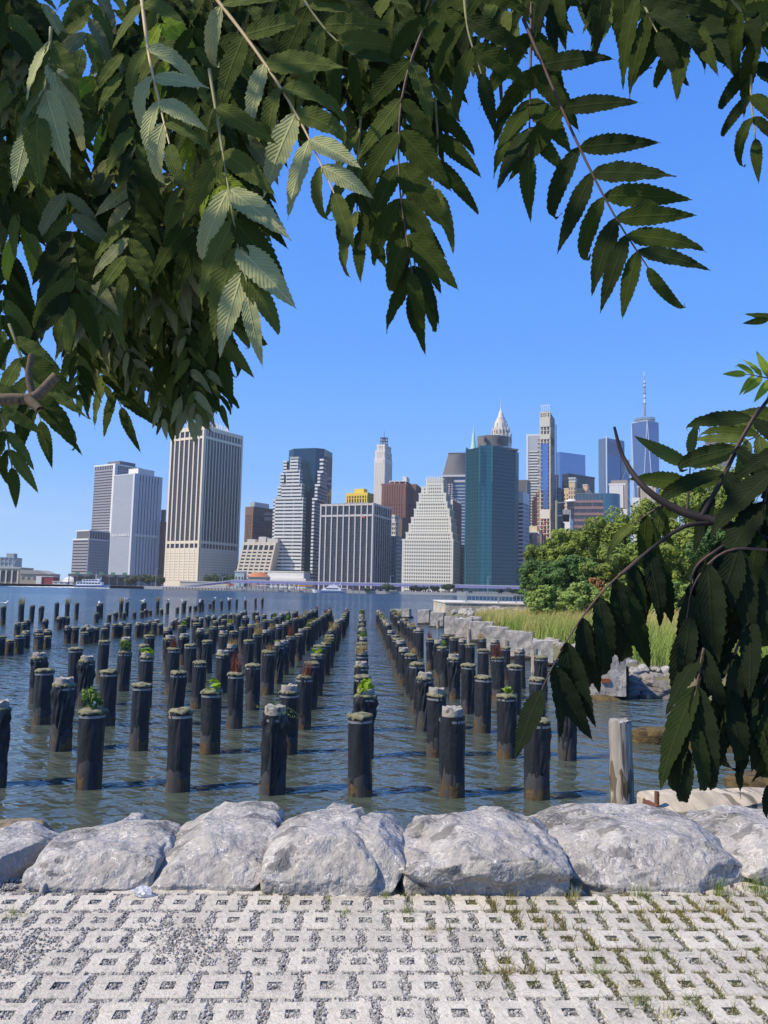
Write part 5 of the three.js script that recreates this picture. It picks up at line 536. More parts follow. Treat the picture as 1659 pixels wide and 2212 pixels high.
// concrete blocks of the old bulkhead
const blockT = tex(512, 512, (u, v, o) => { const n = pf(u, v, 6, 5, 201), w = sstep(pf(u, v, 11, 5, 211), .54, .62), f = pf(u, v, 60, 2, 221), drip = sstep(pf(u, v * .15, 22, 3, 231), .6, .72), cr = 1 - sstep(Math.abs(pf(u, v, 7, 4, 241) - .5), .004, .016); let k = lerp(.16, .42, n) * (.85 + .3 * f); k = lerp(k, .52, w * .6 * f * 1.6); k = lerp(k, .5, drip * .4); k *= 1 - .5 * cr; o[0] = k; o[1] = k * .95; o[2] = k * .86; });
const blockM = mat(1, 1, 1, .92, { map: blockT, bumpMap: blockT, bumpScale: .02 }), shadeLedgeM = mat(.085, .068, .045, .9, { map: again(rockT, 1, 1), bumpMap: rockB, bumpScale: .05 });
{
  const blk = (i, x0, x1, yt, yb, label, turn = .28, dep = 1.5, more) => { const p = onY((x0 + x1) / 2, yb, WATER + .12), D = -p.z, a = at(x0, yb, D), c = at(x1, yb, D), h = at((x0 + x1) / 2, yt, D).y - p.y, w = (c.x - a.x), t = thing('concrete_block', label, 'concrete block', V((a.x + c.x) / 2, p.y, -D - dep / 2)); t.rotation.y = -turn; t.rotation.z = .09 * (hash2(i, 3, 3) - .5); t.rotation.x = .08 * (hash2(i, 4, 3) - .5);
    const n = 10, g = new THREE.BoxGeometry(w * .97, h, dep, n, n, n); { const q = g.attributes.position; for (let k = 0; k < q.count; k++) { const x = q.getX(k), y = q.getY(k), z = q.getZ(k), e = Math.max(Math.abs(x) / w * 2, Math.abs(y) / h * 2) > .97 ? 1 : .4; q.setXYZ(k, x + e * .07 * fbm(x * 2 + i * 5, y * 2, z * 2, 4), y + .08 * e * fbm(x * 2 + 7, y * 2 + i * 3, z * 2, 4), z + .06 * fbm(x * 3, y * 3 + 4, z * 3 + i, 3)); } g.computeVertexNormals(); }
    part('block', boxUV(g, .5), blockM, t).position.y = h / 2; const lg = rockShape(300 + i, w * .62, .22, dep * .62, { n: 8, rough: .05 }); part('mossy_shade_ledge', lg, i === 9 ? mossM : shadeLedgeM, t).position.set(0, -.14, .1); if (more) more(t, w, h, dep); return t; };  // dark ledge colour also stands in for the shaded gap under the block
  const lab = ['farthest of the concrete blocks, flat and half hidden by pilings', 'squat concrete block standing just clear of the pier tops', 'pale concrete block under the corner of the railed pier', 'stained concrete block with a rusty post at its front', 'concrete block with a fan-shaped white scab on its face', 'wide concrete block streaked white above a dark gap', 'plain grey concrete block between the streaked and the flaking ones', 'big concrete block flaking white all over its face', 'concrete block half covered by dark sumac leaves'];
  [[846, 888, 1316, 1333], [906, 931, 1317.5, 1346], [932, 961, 1323, 1352], [963, 993, 1333, 1374], [985, 1025, 1337, 1380], [1016, 1069, 1344, 1383], [1049, 1102, 1355, 1408], [1094, 1154, 1365, 1419], [1156, 1200, 1385, 1432]].forEach((q, i) => blk(i, ...q, lab[i], .2, [1.6, 1.6, 1.6, 1.2, 1.1, 1.1, 1, .9, .9][i]));
  blk(9, 1246, 1359, 1409, 1501, 'large dark concrete block with a rusty plate and mossy foot', .12, 1.3, (t, w, h, d) => { boxPart('rusty_plate', mat(.22, .07, .03, .9), t, w * .1, h * .36, d / 2 + .02, .22, .12, .05); boxPart('dark_sleeve', wrapM, t, w / 2 + .03, h * .3, d * .2, .1, h * .75, .5); const m = part('dry_grass', clumps.tan[0], plantM.olive, t); m.position.set(-w * .34, .0, d / 2 + .1); m.scale.setScalar(1.1); });
  const st = (px, y0, y1, l) => { const p = onY(px, y1, WATER), h = at(px, y0, -p.z).y - WATER; const m = top('timber_stake', shell(px, { r: .13, bulge: .08, fold: .01, twist: .2, rag: .03, nu: 10, nv: 5 }), woodM, l, 'timber post'); m.position.set(p.x, WATER - .4, p.z); m.scale.y = h + .4; };
  st(1013, 1359, 1389, 'brown timber post before the fan-scabbed concrete block'); st(1093, 1383, 1437, 'tall brown timber post beside the flaking concrete block'); st(1154.5, 1402, 1452, 'pale timber post at the corner of the flaking block'); st(946, 1340, 1356, 'short rusty post in front of the pale block'); st(990, 1355, 1378, 'thin brown post before the stained concrete block');
}
{ // the railed pier
  const D = 95, a = at(962, 1315, D), y0 = WATER + 1.56, g = thing('railed_pier', 'pale concrete pier with a silver railing at the water edge', 'pier', V(a.x, WATER, -D)); const w = 24, pm = mat(1, 1, 1, .9, { map: again(blockT, .4, .4) });
  const pg = boxUV(bx(w, 2.6, 22, w / 2, .3, -11), .12); part('concrete_wall', pg, mat(1.25, 1.22, 1.12, .9, { map: blockT }), g); boxPart('coping', stone, g, w / 2, 1.56, -11, w + .2, .14, 22.2);
  const rl = mat(.42, .45, .47, .35, { metalness: .5 }); for (let i = 0; i <= 6; i++) { const x = 2.6 + i * 4; if (x > w) break; boxPart('post', rl, g, x, 2.2, -.4, .16, 1.15, .16); } boxPart('handrail', rl, g, w / 2 + 1.3, 2.75, -.4, w - 2.6, .12, .12); boxPart('bottom_rail', rl, g, w / 2 + 1.3, 1.78, -.4, w - 2.6, .06, .06); for (let i = 0; i < 44; i++) boxPart('picket', rl, g, 2.8 + i * .46, 2.25, -.4, .06, .95, .03);
  for (let i = 0; i < 24; i++) boxPart('picket', rl, g, 2.6, 2.25, -.6 - i * .5, .03, .95, .06); boxPart('handrail', rl, g, 2.6, 2.75, -6.4, .12, .12, 12);
  const bn = thing('park_bench', 'dark slatted bench on the railed pier behind the railing', 'bench', V(a.x + 10.2, y0 + .07, -D - 5)); for (let i = 0; i < 4; i++) { boxPart('slat', blackM, bn, 0, .45, -.2 + i * .13, 1.8, .04, .1); boxPart('slat', blackM, bn, 0, .55 + i * .12, -.3 - i * .02, 1.8, .09, .03); } for (const x of [-.7, .7]) boxPart('leg', blackM, bn, x, .22, 0, .06, .44, .5);
  const van = thing('parked_van', 'white van parked among the bushes beyond the railed pier', 'van', V(a.x + 14.6, y0 + .05, -D - 14)); boxPart('body', white, van, 0, 1.15, 0, 4.6, 1.5, 1.9); boxPart('cab', white, van, 1.9, .85, 0, 1.6, .9, 1.85); boxPart('windscreen', blackM, van, 2.1, 1.45, 0, .8, .55, 1.7); for (let i = 0; i < 3; i++) boxPart('window', blackM, van, -1.4 + i * 1.2, 1.5, .96, .9, .45, .04); for (const x of [-1.4, 1.7]) { const m = part('wheel', new THREE.CylinderGeometry(.34, .34, .24, 16), blackM, van); m.rotation.x = Math.PI / 2; m.position.set(x, .34, .86); }
}
{ // marsh grass
  const b = new THREE.BufferGeometry(), P = [], C = [], w = .015; let pv = [[-w, 0, 0], [w, 0, 0]]; for (let s = 1; s <= 4; s++) { const t = s / 4, q = [[-w * (1 - t * .9), t, .35 * t * t], [w * (1 - t * .9), t, .35 * t * t]]; P.push(...pv[0], ...pv[1], ...q[0], ...pv[1], ...q[1], ...q[0]); pv = q; } b.setAttribute('position', new THREE.Float32BufferAttribute(P, 3)); b.computeVertexNormals();
  const N = 42000, im = new THREE.InstancedMesh(b, phys(1, 1, 1, .95, { transmission: .35, side: THREE.DoubleSide, specularIntensity: .3 }), N), r = RNG(41), d = new THREE.Object3D(), c = new THREE.Color(); let n = 0, guard = 0;
  while (n < N && guard++ < 400000) { const z = 12.5 + Math.pow(r(), 1.25) * 56, x = xs(z) + 1.75 + r() * 16 + .3 * perlin.noise(z, 0, 3); if (z < 24.4 && x < 11.0 + .2 * perlin.noise(z, x, 1)) continue; if (x > 4 + z * .58) continue; const gold = sstep(.5 * perlin.noise(x * .22, z * .22, 2) + .016 * (z - 36) + .05 * (x - 8) + r() * .5, .25, .95); d.position.set(x, bankY(x, z) - .03, -z); const s = rr(r, .75, 1.25) * (1 + .25 * perlin.noise(x * .4, z * .4, 9)); d.scale.set(1.2, s * .92, s); d.rotation.set(rr(r, -.15, .15), r() < .6 ? rr(r, .6, 2.4) : r() * 6.28, rr(r, -.12, .12)); d.updateMatrix(); im.setMatrixAt(n, d.matrix); const k = rr(r, .7, 1.25); c.setRGB(lerp(.19, .46, gold) * k, lerp(.275, .39, gold) * k, lerp(.055, .15, gold) * k); im.setColorAt(n, c); n++; }
  im.count = n; im.name = 'marsh_grass'; im.castShadow = im.receiveShadow = true; scene.add(im); tag(im, 'tall green and golden marsh grass leaning in the wind', null, null, 'stuff');
}
{ // trees and shrubs of the bank
  const mats = { yg: leafMat(.235, .31, .065, .4), ol: leafMat(.20, .265, .06, .4), dk: leafMat(.10, .185, .058, .34), lt: leafMat(.25, .35, .10, .35), ru: leafMat(.26, .15, .06, .3) };
  const twigM = mat(.22, .19, .15, .9);
  const tree = (name, label, cat, cx, yt, wpx, D, m, n, leaf, seed, low = .32) => { const f = at(cx, 1290, D), s = D / FPX, gy = bankY(f.x, D), h = at(cx, yt, D).y - gy, R = wpx * s / 2, g = thing(name, label, cat, V(f.x, gy, -D)), r = RNG(seed);
    const bl = []; for (let i = 0; i < 84; i++) { const a = r() * 6.283, q = Math.sqrt(r()) * (r() < .25 ? 1.12 : 1), y = rr(r, low, .93), env = Math.pow(Math.sin(Math.PI * clamp((y - low * .6) / (1.06 - low * .6), .05, 1)), .6); bl.push([Math.cos(a) * q * R * .85 * env, h * y, Math.sin(a) * q * R * .7 * env, R * rr(r, .09, .24), h * rr(r, .03, .10), R * rr(r, .1, .24)]); } bl.push([0, h * .9, 0, R * .25, h * .09, R * .25]);
    const br = [tube([V(0, -.3, 0), V(rr(r, -.2, .2), h * .3, 0), V(rr(r, -.4, .4), h * .75, .1)], h * .022 + .03, .03, 6, 6)]; for (let i = 0; i < 12; i++) { const b = bl[i * 2], y0 = rr(r, .15, .5) * h; br.push(tube([V(0, y0, 0), V(b[0] * .5, lerp(y0, b[1], .65), b[2] * .5), V(b[0], b[1], b[2])], h * .009 + .015, .012, 5, 5)); }
    part('trunk', mergeGeometries(br), twigM, g); part('crown', leafCloud(n, seed + 1, bl, leaf), mats[m], g); return g; };
  const T = (l, ...a) => tree('bank_tree', l, 'tree', ...a), S = (l, ...a) => tree('shrub', l, 'shrub', ...a);
  T('yellowish bushy tree at the river end of the wood', 1170, 1172, 110, 82, 'ol', 7560, .21, 501, .2); T('yellow-green tree in front of the unfinished tower', 1228, 1140, 130, 80, 'yg', 9360, .21, 502); T('loose tree with a spiky top in front of the brick banded block', 1300, 1112, 150, 78, 'ol', 9360, .21, 503); T('tall yellow-green tree below the white slotted block', 1385, 1078, 170, 76, 'yg', 11700, .21, 504); T('broad tree below the tallest glass tower', 1475, 1040, 190, 74, 'ol', 12600, .21, 505); T('highest crown of the wood behind the shaded branch', 1590, 1000, 230, 70, 'yg', 14400, .20, 506);
  T('dark feathery tree nearest the railed pier', 1172, 1208, 120, 70, 'dk', 9360, .18, 507, .2); T('dark green tree between the feathery tree and the rusty bush', 1250, 1200, 150, 66, 'dk', 9360, .18, 508, .2); T('olive tree in the middle of the wood', 1345, 1172, 170, 64, 'ol', 10800, .18, 509, .2); T('bright tree behind the drooping dark leaf spray', 1450, 1140, 190, 62, 'yg', 11700, .18, 510, .2); T('dark tree behind the large hanging leaves', 1570, 1120, 220, 60, 'dk', 11700, .18, 511, .2); T('dark tree at the edge of the wood', 1680, 1090, 240, 58, 'ol', 10800, .18, 512, .2);
  S('pale green fluffy shrub next to the railed pier', 1182, 1262, 100, 57, 'lt', 5200, .13, 521, .1); S('round pale green shrub behind the marsh grass', 1262, 1258, 105, 55, 'lt', 5600, .13, 522, .1); S('pale green shrub behind the leaf spray', 1345, 1256, 110, 54, 'lt', 5600, .13, 523, .1); S('pale shrub between spray and hanging leaves', 1435, 1250, 115, 53, 'lt', 6000, .13, 524, .1); S('pale shrub glimpsed through the hanging leaves', 1530, 1246, 120, 52, 'lt', 6000, .13, 525, .1); S('pale shrub at the far edge of the marsh', 1640, 1250, 130, 51, 'lt', 6000, .13, 526, .1); S('rusty brown bush amid the green shrubs', 1292, 1248, 62, 60, 'ru', 1500, .2, 527, .3);
  const lp = at(1203, 1290, 86), h = at(1203, 1081, 86).y - WATER, g = thing('street_light', 'weathered wooden light pole with a lamp arm above the treetops', 'street light', V(lp.x, WATER, -86)); part('pole', new THREE.CylinderGeometry(.16, .24, h, 8), mat(.22, .24, .18, .9), g).position.y = h / 2; const arm = boxPart('arm', steelM, g, .9, h - .2, .1, 1.9, .09, .09); arm.rotation.z = .1; const ld = part('lamp_shade', new THREE.SphereGeometry(.5, 12, 8, 0, 6.3, 0, 1.6), mat(.6, .62, .62, .4), g); ld.scale.set(1.3, .55, .8); ld.position.set(1.6, h - .12, .1); boxPart('signal_box', blackM, g, .95, h - 2.0, .2, .75, .8, .4); boxPart('signal_box', blackM, g, .6, h - 3.1, .2, .4, 1.1, .3); boxPart('bracket', steelM, g, .4, h - 1.7, .1, .9, .08, .08);
}
// ---------- the boulders along the water's edge ----------
{
  const bank = new THREE.PlaneGeometry(60, 3.4, 60, 10); bank.rotateX(-Math.PI / 2); { const p = bank.attributes.position; for (let i = 0; i < p.count; i++) { const z = p.getZ(i) - 6.05, d = -z; p.setXYZ(i, p.getX(i), d < 4.6 ? -.16 : -.16 - (d - 4.6) * .72 + .1 * perlin.noise(p.getX(i) * 1.4, d * 1.4, 3), z); } bank.computeVertexNormals(); }
  struct('rock_bank', boxUV(bank, .8), mat(.35, .34, .33, .95, { map: rockT, bumpMap: rockB, bumpScale: .05 }));
  const B = (seed, x0, x1, yt, yb, dep, label, o = {}, m = rockM, d0 = null, lift = 0) => { const xm = (x0 + x1) / 2, df = d0 ?? -onY(xm, yb, 0).z, dc = df + dep * .5, L = at(x0, 1850, dc), Rr = at(x1, 1850, dc), h = at(xm, yt, df + dep * .86).y, lo = d0 ? h - (o.tall ?? .5) : yb > 1915 ? -.2 : -.08, sx = (Rr.x - L.x) / 2 * 1.03, sy = (h - lo) / 2;
    const t = top('boulder', rockShape(seed, sx, sy, dep / 2, { n: 42, round: 7, cuts: 1, chips: 14, rough: .04, f: 3.4, ...o }), m, label, 'boulder'); t.position.set((L.x + Rr.x) / 2, (h + lo) / 2 + lift, -dc); t.rotation.y = o.turn ?? 0; return t; };
  const slope = [0, .5, 1, .98];
  B(11, -95, 92, 1778, 1927, .85, 'grey boulder at the ferry end of the front row, its side in shade', { planes: [slope, [1, .1, .25, .9]], turn: -.12 });
  B(12, 101, 364, 1772, 1923, .8, 'blocky pale boulder with a dark broken seam across its front', { planes: [slope, [-1, .1, .1, .95]], layer: .035, round: 16, cuts: 0 });
  B(13, 330, 588, 1754, 1924, .85, 'slanting boulder like a leaning slab, veined white', { planes: [[-.72, .62, .2, .74], [.75, -.5, .2, .88], [0, .7, 1, .9]], round: 14, cuts: 0 });
  B(14, 585, 812, 1742, 1934, .85, 'large white-veined boulder with a rusty stain in its middle', { planes: [slope, [.7, .6, 0, 1.1]], round: 16, cuts: 0 });
  B(24, 742, 892, 1754, 1934, .72, 'rounded boulder shoulder leaning against the rust-stained boulder', { planes: [[.85, -.5, .3, .6], [0, .6, 1, .84], [.6, .8, .1, .8]], round: 5 }, rockM, null);
  B(15, 864, 1196, 1744, 1936, .92, 'broad boulder with a dark overhanging crack along its front', { planes: [[-.55, .62, .1, .94], [0, -.85, .7, .98], [.6, -.75, .2, 1.0], [.75, .65, 0, 1.0]], layer: .06, round: 16, cuts: 1 }, rockM, null, .02);
  B(17, 1182, 1578, 1745, 1926, .95, 'biggest boulder, long and flat-topped, with dark grey blotches', { planes: [[-.6, .66, .1, .96], [-.5, -.8, .4, 1.02], [0, .5, 1, .92], [.8, .5, .1, 1.0]], round: 16, cuts: 1 });
  B(18, 1535, 1790, 1741, 1915, .95, 'pale boulder at the marsh end of the front row under hanging leaves', { planes: [[-.6, .6, .2, .95], slope, [-.3, -.85, .5, .95]], round: 14, cuts: 0 });
  B(21, 212, 300, 1750, 1800, .5, 'small grey boulder peeping out behind the blocky pale one', { planes: [[-.6, .7, 0, .6]] }, rockM, 5.2); B(22, 330, 600, 1731, 1840, .8, 'long boulder behind the slanting slab', { planes: [[-.7, .6, 0, .6]], round: 7 }, rockM, 5.0);
  B(23, 690, 797, 1735, 1790, .6, 'small boulder behind the rust-stained one', { planes: [[.7, .6, 0, .8]] }, rockM, 5.2); B(25, 1026, 1106, 1740, 1790, .5, 'small sharp boulder behind the cracked broad one', { chips: 6, cuts: 2, round: 4 }, rockM, 5.1); B(26, 1132, 1248, 1751, 1810, .6, 'low round boulder with a brown waterline between two big boulders', { round: 3 }, rockM, 5.3); B(27, 1480, 1580, 1752, 1830, .6, 'grey boulder wedged behind the biggest one', {}, rockM, 5.15);
  B(28, -60, 105, 1768, 1830, .7, 'tan-topped boulder behind the shaded one', {}, rockBrM, 5.2);
  B(31, 545, 596, 1889, 1925, .22, 'small tan stone in the gap beside the rust-stained boulder', { n: 14, round: 4, rough: .025 }, rockBrM); B(32, 92, 106, 1905, 1928, .08, 'little white stone between two boulders', { n: 8, round: 4, rough: .01 }, rockM);
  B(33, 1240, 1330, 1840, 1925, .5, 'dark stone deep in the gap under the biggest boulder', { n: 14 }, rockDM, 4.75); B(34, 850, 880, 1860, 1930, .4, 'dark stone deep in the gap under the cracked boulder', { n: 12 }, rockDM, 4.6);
  // the washed-up beam
  const p = at(1560, 1738, 6.1), lg = thing('driftwood_beam', 'bleached squared timber beam with a rusty iron end lying behind the boulders', 'timber', p); lg.rotation.y = .14; const bg = rockShape(203, .64, .085, .2, { n: 26, round: 7, cuts: 2, rough: .028, f: 5 });
  part('beam', bg, mat(1.35, 1.26, 1.08, .9, { map: woodT, bumpMap: woodT, bumpScale: .012 }), lg); const iron = mat(.13, .055, .03, .85); boxPart('iron_strap', iron, lg, -.63, -.01, .1, .03, .13, .2); const bt = part('bolt', new THREE.CylinderGeometry(.018, .018, .1, 8), iron, lg); bt.position.set(-.6, .09, .13); 
  const sc = top('plastic_scrap', (() => { const g = new THREE.IcosahedronGeometry(.035, 2); const q = g.attributes.position; for (let i = 0; i < q.count; i++) { const v = V().fromBufferAttribute(q, i), k = 1 + .7 * perlin.noise(v.x * 60, v.y * 60, v.z * 60); q.setXYZ(i, v.x * k * 1.3, v.y * k * .7, v.z * k); } g.computeVertexNormals(); return g; })(), phys(.8, .82, .84, .15, { transmission: .6 }), 'crumpled scrap of clear plastic at the foot of the blocky boulder', 'litter'); sc.position.copy(onY(307, 1925, .02));
}
// ---------- the paved path ----------
const pave = new THREE.Group();
{
  const bedT = tex(512, 512, (u, v, o) => { const n = pf(u, v, 60, 3, 301), m = pf(u, v, 6, 4, 305); const k = lerp(.12, .30, n) * lerp(.8, 1.1, m); o[0] = k; o[1] = k * .97; o[2] = k * .92; });
  const bg = new THREE.PlaneGeometry(26, 14.45, 2, 2); bg.rotateX(-Math.PI / 2); bg.translate(0, -.016, 2.8); { const uv = bg.attributes.uv; for (let i = 0; i < uv.count; i++) uv.setXY(i, uv.getX(i) * 26, uv.getY(i) * 14.4); }
  const bed = struct('pavement', bg, mat(1, 1, 1, .95, { map: bedT, bumpMap: bedT, bumpScale: .008 }));
  const concT = tex(1024, 1024, (u, v, o) => { const n = pf(u, v, 8, 5, 311), f = pf(u, v, 170, 2, 315), s = pf(u, v, 60, 3, 321); let k = lerp(.26, .44, n) * (.80 + .36 * f); if (s > .66) k *= .80; o[0] = k; o[1] = k * .965; o[2] = k * .89; });
  const concB = tex(512, 512, (u, v, o) => grey(o, .5 * pf(u, v, 90, 3, 331) + .5 * pf(u, v, 20, 3, 335)));
  const cms = [1, .93, 1.06, .97].map((k) => mat(k * 1.22, k * 1.19, k * 1.11, .95, { map: again(concT, 1 / 1.3, 1 / 1.3), bumpMap: again(concB, 2, 2), bumpScale: .006 }));
  const shape = (r) => { const j = () => rr(r, -.003, .003), s = new THREE.Shape(), hw = .089, hd = .0865, nx = .080; const pts = [[-hw, -hd], [-hw, -.034], [-nx, -.030], [-nx, .030], [-hw, .034], [-hw, hd], [-.064, hd], [-.064, hd + .0295], [-.034, hd + .0295], [-.034, hd], [.034, hd], [.034, hd + .0295], [.064, hd + .0295], [.064, hd], [hw, hd], [hw, .034], [nx, .030], [nx, -.030], [hw, -.034], [hw, -hd]]; pts.forEach(([x, y], i) => { const X = x + j(), Y = y + j() * .5; i ? s.lineTo(X, Y) : s.moveTo(X, Y); }); const h = new THREE.Path(), a = .0315 + j(), b = .032 + j(); h.moveTo(-a, -b); h.lineTo(-a, b); h.lineTo(a, b); h.lineTo(a, -b); s.holes.push(h); const g = new THREE.ExtrudeGeometry(s, { depth: .07, bevelEnabled: true, bevelThickness: .004, bevelSize: .0035, bevelOffset: -.0025, bevelSegments: 1 }); g.rotateX(-Math.PI / 2); g.translate(0, -.074, 0); return g; };
  const r = RNG(61), shapes = [0, 1, 2, 3, 4, 5].map(() => shape(r)); shapes.forEach((g, i) => { const uv = g.attributes.uv, p = g.attributes.position; for (let k = 0; k < uv.count; k++) uv.setXY(k, p.getX(k) + i * .37 + p.getY(k), p.getZ(k) + i * .23 + p.getY(k)); });
  const TH = THREE.MathUtils.degToRad(2.75), ct = Math.cos(TH), sn = Math.sin(TH), off = (j) => .116 + Math.floor(j / 2) * .042 - (((j % 2) + 2) % 2) * .085;
  const W = (lx, lz) => [lx * ct + lz * sn, -3.046 - lx * sn + lz * ct]; // local row frame to the ground: [x, z]
  const solid = (x, z) => { const dx = x, dz = z + 3.046, lx = dx * ct - dz * sn, lz = dx * sn + dz * ct, j = Math.round(-lz / .204), u = ((lx - off(j)) / .209), k = Math.round(u), px = (u - k) * .209, pz = lz + j * .204; if (Math.abs(pz) > .086) return (Math.abs(Math.abs(px) - .049) < .015 && pz < 0); if (Math.abs(px) > (Math.abs(pz) < .03 ? .081 : .089)) return false; return !(Math.abs(px) < .031 && Math.abs(pz) < .032); };
  const rest = []; const gone = (x, d, j) => (j >= 6 && ((x > .34 && x < .52) || (x > .72 && x < .86) || x < -1.35 || (x > -.05 && hash2(j, Math.round(x * 5), 3) < .25))) || j > 6 || (j === 6 && x > 1.0 && hash2(3, Math.round(x * 5), 3) < .3);
  for (let j = -16; j <= 6; j++) for (let k = -24; k <= 24; k++) { const [x, z] = W(k * .209 + off(j), -j * .204), d = -z; if (gone(x, d, j)) continue; const seen = j >= -2 && Math.abs(x) < .62 * d + .12; const i = Math.floor(hash2(j, k, 71) * 6), dy = -.005 * hash2(k, j, 5) + .0022 * (j & 1), ry = TH + rr(r, -.006, .006), rx = rr(r, -.012, .012), rz = rr(r, -.012, .012);
    if (seen) { const m = part('paver', shapes[i], cms[Math.floor(hash2(j, k, 91) * 4)], bed); m.position.set(x, dy, z); m.rotation.set(rx, ry, rz); } else if (Math.abs(x) < 4) { const g = shapes[i].clone(); g.rotateY(ry); g.translate(x, dy, z); rest.push(g); } }
  part('paver_margin', mergeGeometries(rest), cms[0], bed, 'stuff');
  // pebbles in the joints and strewn on top
  const pg = new THREE.IcosahedronGeometry(1, 0); { const q = pg.attributes.position; for (let i = 0; i < q.count; i++) { const v = V().fromBufferAttribute(q, i), k = 1 + .3 * perlin.noise(v.x * 2, v.y * 2, v.z * 2); q.setXYZ(i, v.x * k, v.y * k * .7, v.z * k); } pg.computeVertexNormals(); }
  const N = 60000, im = new THREE.InstancedMesh(pg, mat(1, 1, 1, .9), N), d = new THREE.Object3D(), c = new THREE.Color(); let n = 0, tries = 0;
  while (n < N && tries++ < 600000) { const dd = 2.62 + Math.pow(r(), 1.1) * 1.75, x = rr(r, -1, 1) * (.56 * dd + .15), z = -dd, s = solid(x, z); const drift = .5 * perlin.noise(x * 1.5 + 3, z * 1.5, 2) + .5 * perlin.noise(x * .7, z * .7, 7) + .34 * Math.exp(-Math.pow((x - .25) / .55, 2) - Math.pow((dd - 2.95) / .32, 2)) + .16 * sstep(-x, .9, 1.8) + .35 * sstep(-x - .5 * (4.5 - dd), 1.5, 1.9) * sstep(dd, 3.8, 4.15); if (s ? drift < .31 + r() * .36 || r() < .4 : (x > .45 && r() < .72 * sstep(x + .35 * (dd - 3), .45, 1.0))) continue; const q = s ? rr(r, .0015, .0055) * (1 + .5 * r() * (drift > .35 ? 1 : 0)) : rr(r, .003, .0085); d.position.set(x, s ? q * .3 : rr(r, -.017, -.006) + (drift > .2 ? .005 : 0), z); d.scale.setScalar(q); d.rotation.set(r() * 6, r() * 6, r() * 6); d.updateMatrix(); im.setMatrixAt(n, d.matrix); const k = r() < .2 ? rr(r, .36, .5) : rr(r, .13, .34); c.setRGB(k, k * .97, k * .92); im.setColorAt(n, c); n++; }
  im.count = n; im.name = 'gravel'; im.castShadow = im.receiveShadow = true; scene.add(im); tag(im, 'grey gravel filling the joints of the path and strewn over it', null, null, 'stuff');
  // grass and moss in the joints on the marsh side
  const bl = new THREE.BufferGeometry(); bl.setAttribute('position', new THREE.Float32BufferAttribute([-.08, 0, 0, .08, 0, 0, .05, .55, .12, -.08, 0, 0, .05, .55, .12, -.05, .55, .12, -.05, .55, .12, .05, .55, .12, 0, 1, .45], 3)); bl.computeVertexNormals();
  const GN = 30000, gi = new THREE.InstancedMesh(bl, phys(1, 1, 1, .95, { side: THREE.DoubleSide, transmission: .3, specularIntensity: .3 }), GN); n = 0; tries = 0;
  while (n < GN && tries++ < 500000) { const dd = 2.65 + Math.pow(r(), .8) * 1.62, x = rr(r, -1.2, 1) * (.56 * dd + .15), z = -dd; if (solid(x, z)) continue; const pat = perlin.noise(x * 3.1, z * 3.1, 12), want = sstep(x + .55 * (dd - 3.1) + .35 * pat, .38, 1.05) + .55 * sstep(dd, 3.85, 4.1) * sstep(x, -.9, -.3) * (pat > -.05 ? 1 : .1); if (r() > want * (pat > -.15 ? 1 : .35)) continue; const hgt = rr(r, .010, .026) * (1 + 1.1 * Math.max(0, pat)) * (r() < .06 ? 2.2 : 1); d.position.set(x, -.014, z); d.scale.set(hgt * .5, hgt, hgt); d.rotation.set(rr(r, -.7, .7), r() * 6.28, rr(r, -.7, .7)); d.updateMatrix(); gi.setMatrixAt(n, d.matrix); const k = rr(r, .6, 1.3), dry = sstep(r() + pat * .6, .3, 1); c.setRGB(lerp(.13, .27, dry) * k, lerp(.17, .21, dry) * k, lerp(.025, .07, dry) * k); gi.setColorAt(n, c); n++; }
  gi.count = n; gi.name = 'joint_grass'; gi.castShadow = gi.receiveShadow = true; scene.add(gi); tag(gi, 'short grass and moss growing in the joints of the path', null, null, 'stuff');
  // countable weeds
  const wg = [21, 22, 23].map((s) => bladeClump(s, 60, .2, .16, .0022)), sg = [24, 25, 26].map((s) => bladeClump(s, 40, .075, .09, .0018)), gm = leafMat(.19, .25, .05, .35), dm = leafMat(.34, .31, .12, .3);
  [[1432, 1903, 1.35, 0, 'tallest weed clump growing at the foot of the biggest boulder'], [1385, 1942, .62, 0, 'grass tuft before the biggest boulder where the pavers break off'], [1562, 1938, .75, 0, 'bright grass tuft under the gap beside the end boulder'], [1625, 1928, .7, 0, 'grass tuft at the foot of the marsh end boulder'], [1652, 1938, .6, 0, 'grass tuft at the edge of the path by the marsh'], [1240, 1945, .6, 1, 'dry tuft by the broken end of the pavers'], [1105, 1943, .5, 1, 'small tuft under the overhanging boulder crack']].forEach(([x, y, s, m, l], i) => { const t = top('grass_tuft', wg[i % 3], m ? dm : gm, l, 'weed'); t.position.copy(onY(x, y, -.01)); t.scale.setScalar(s); t.rotation.y = i; });
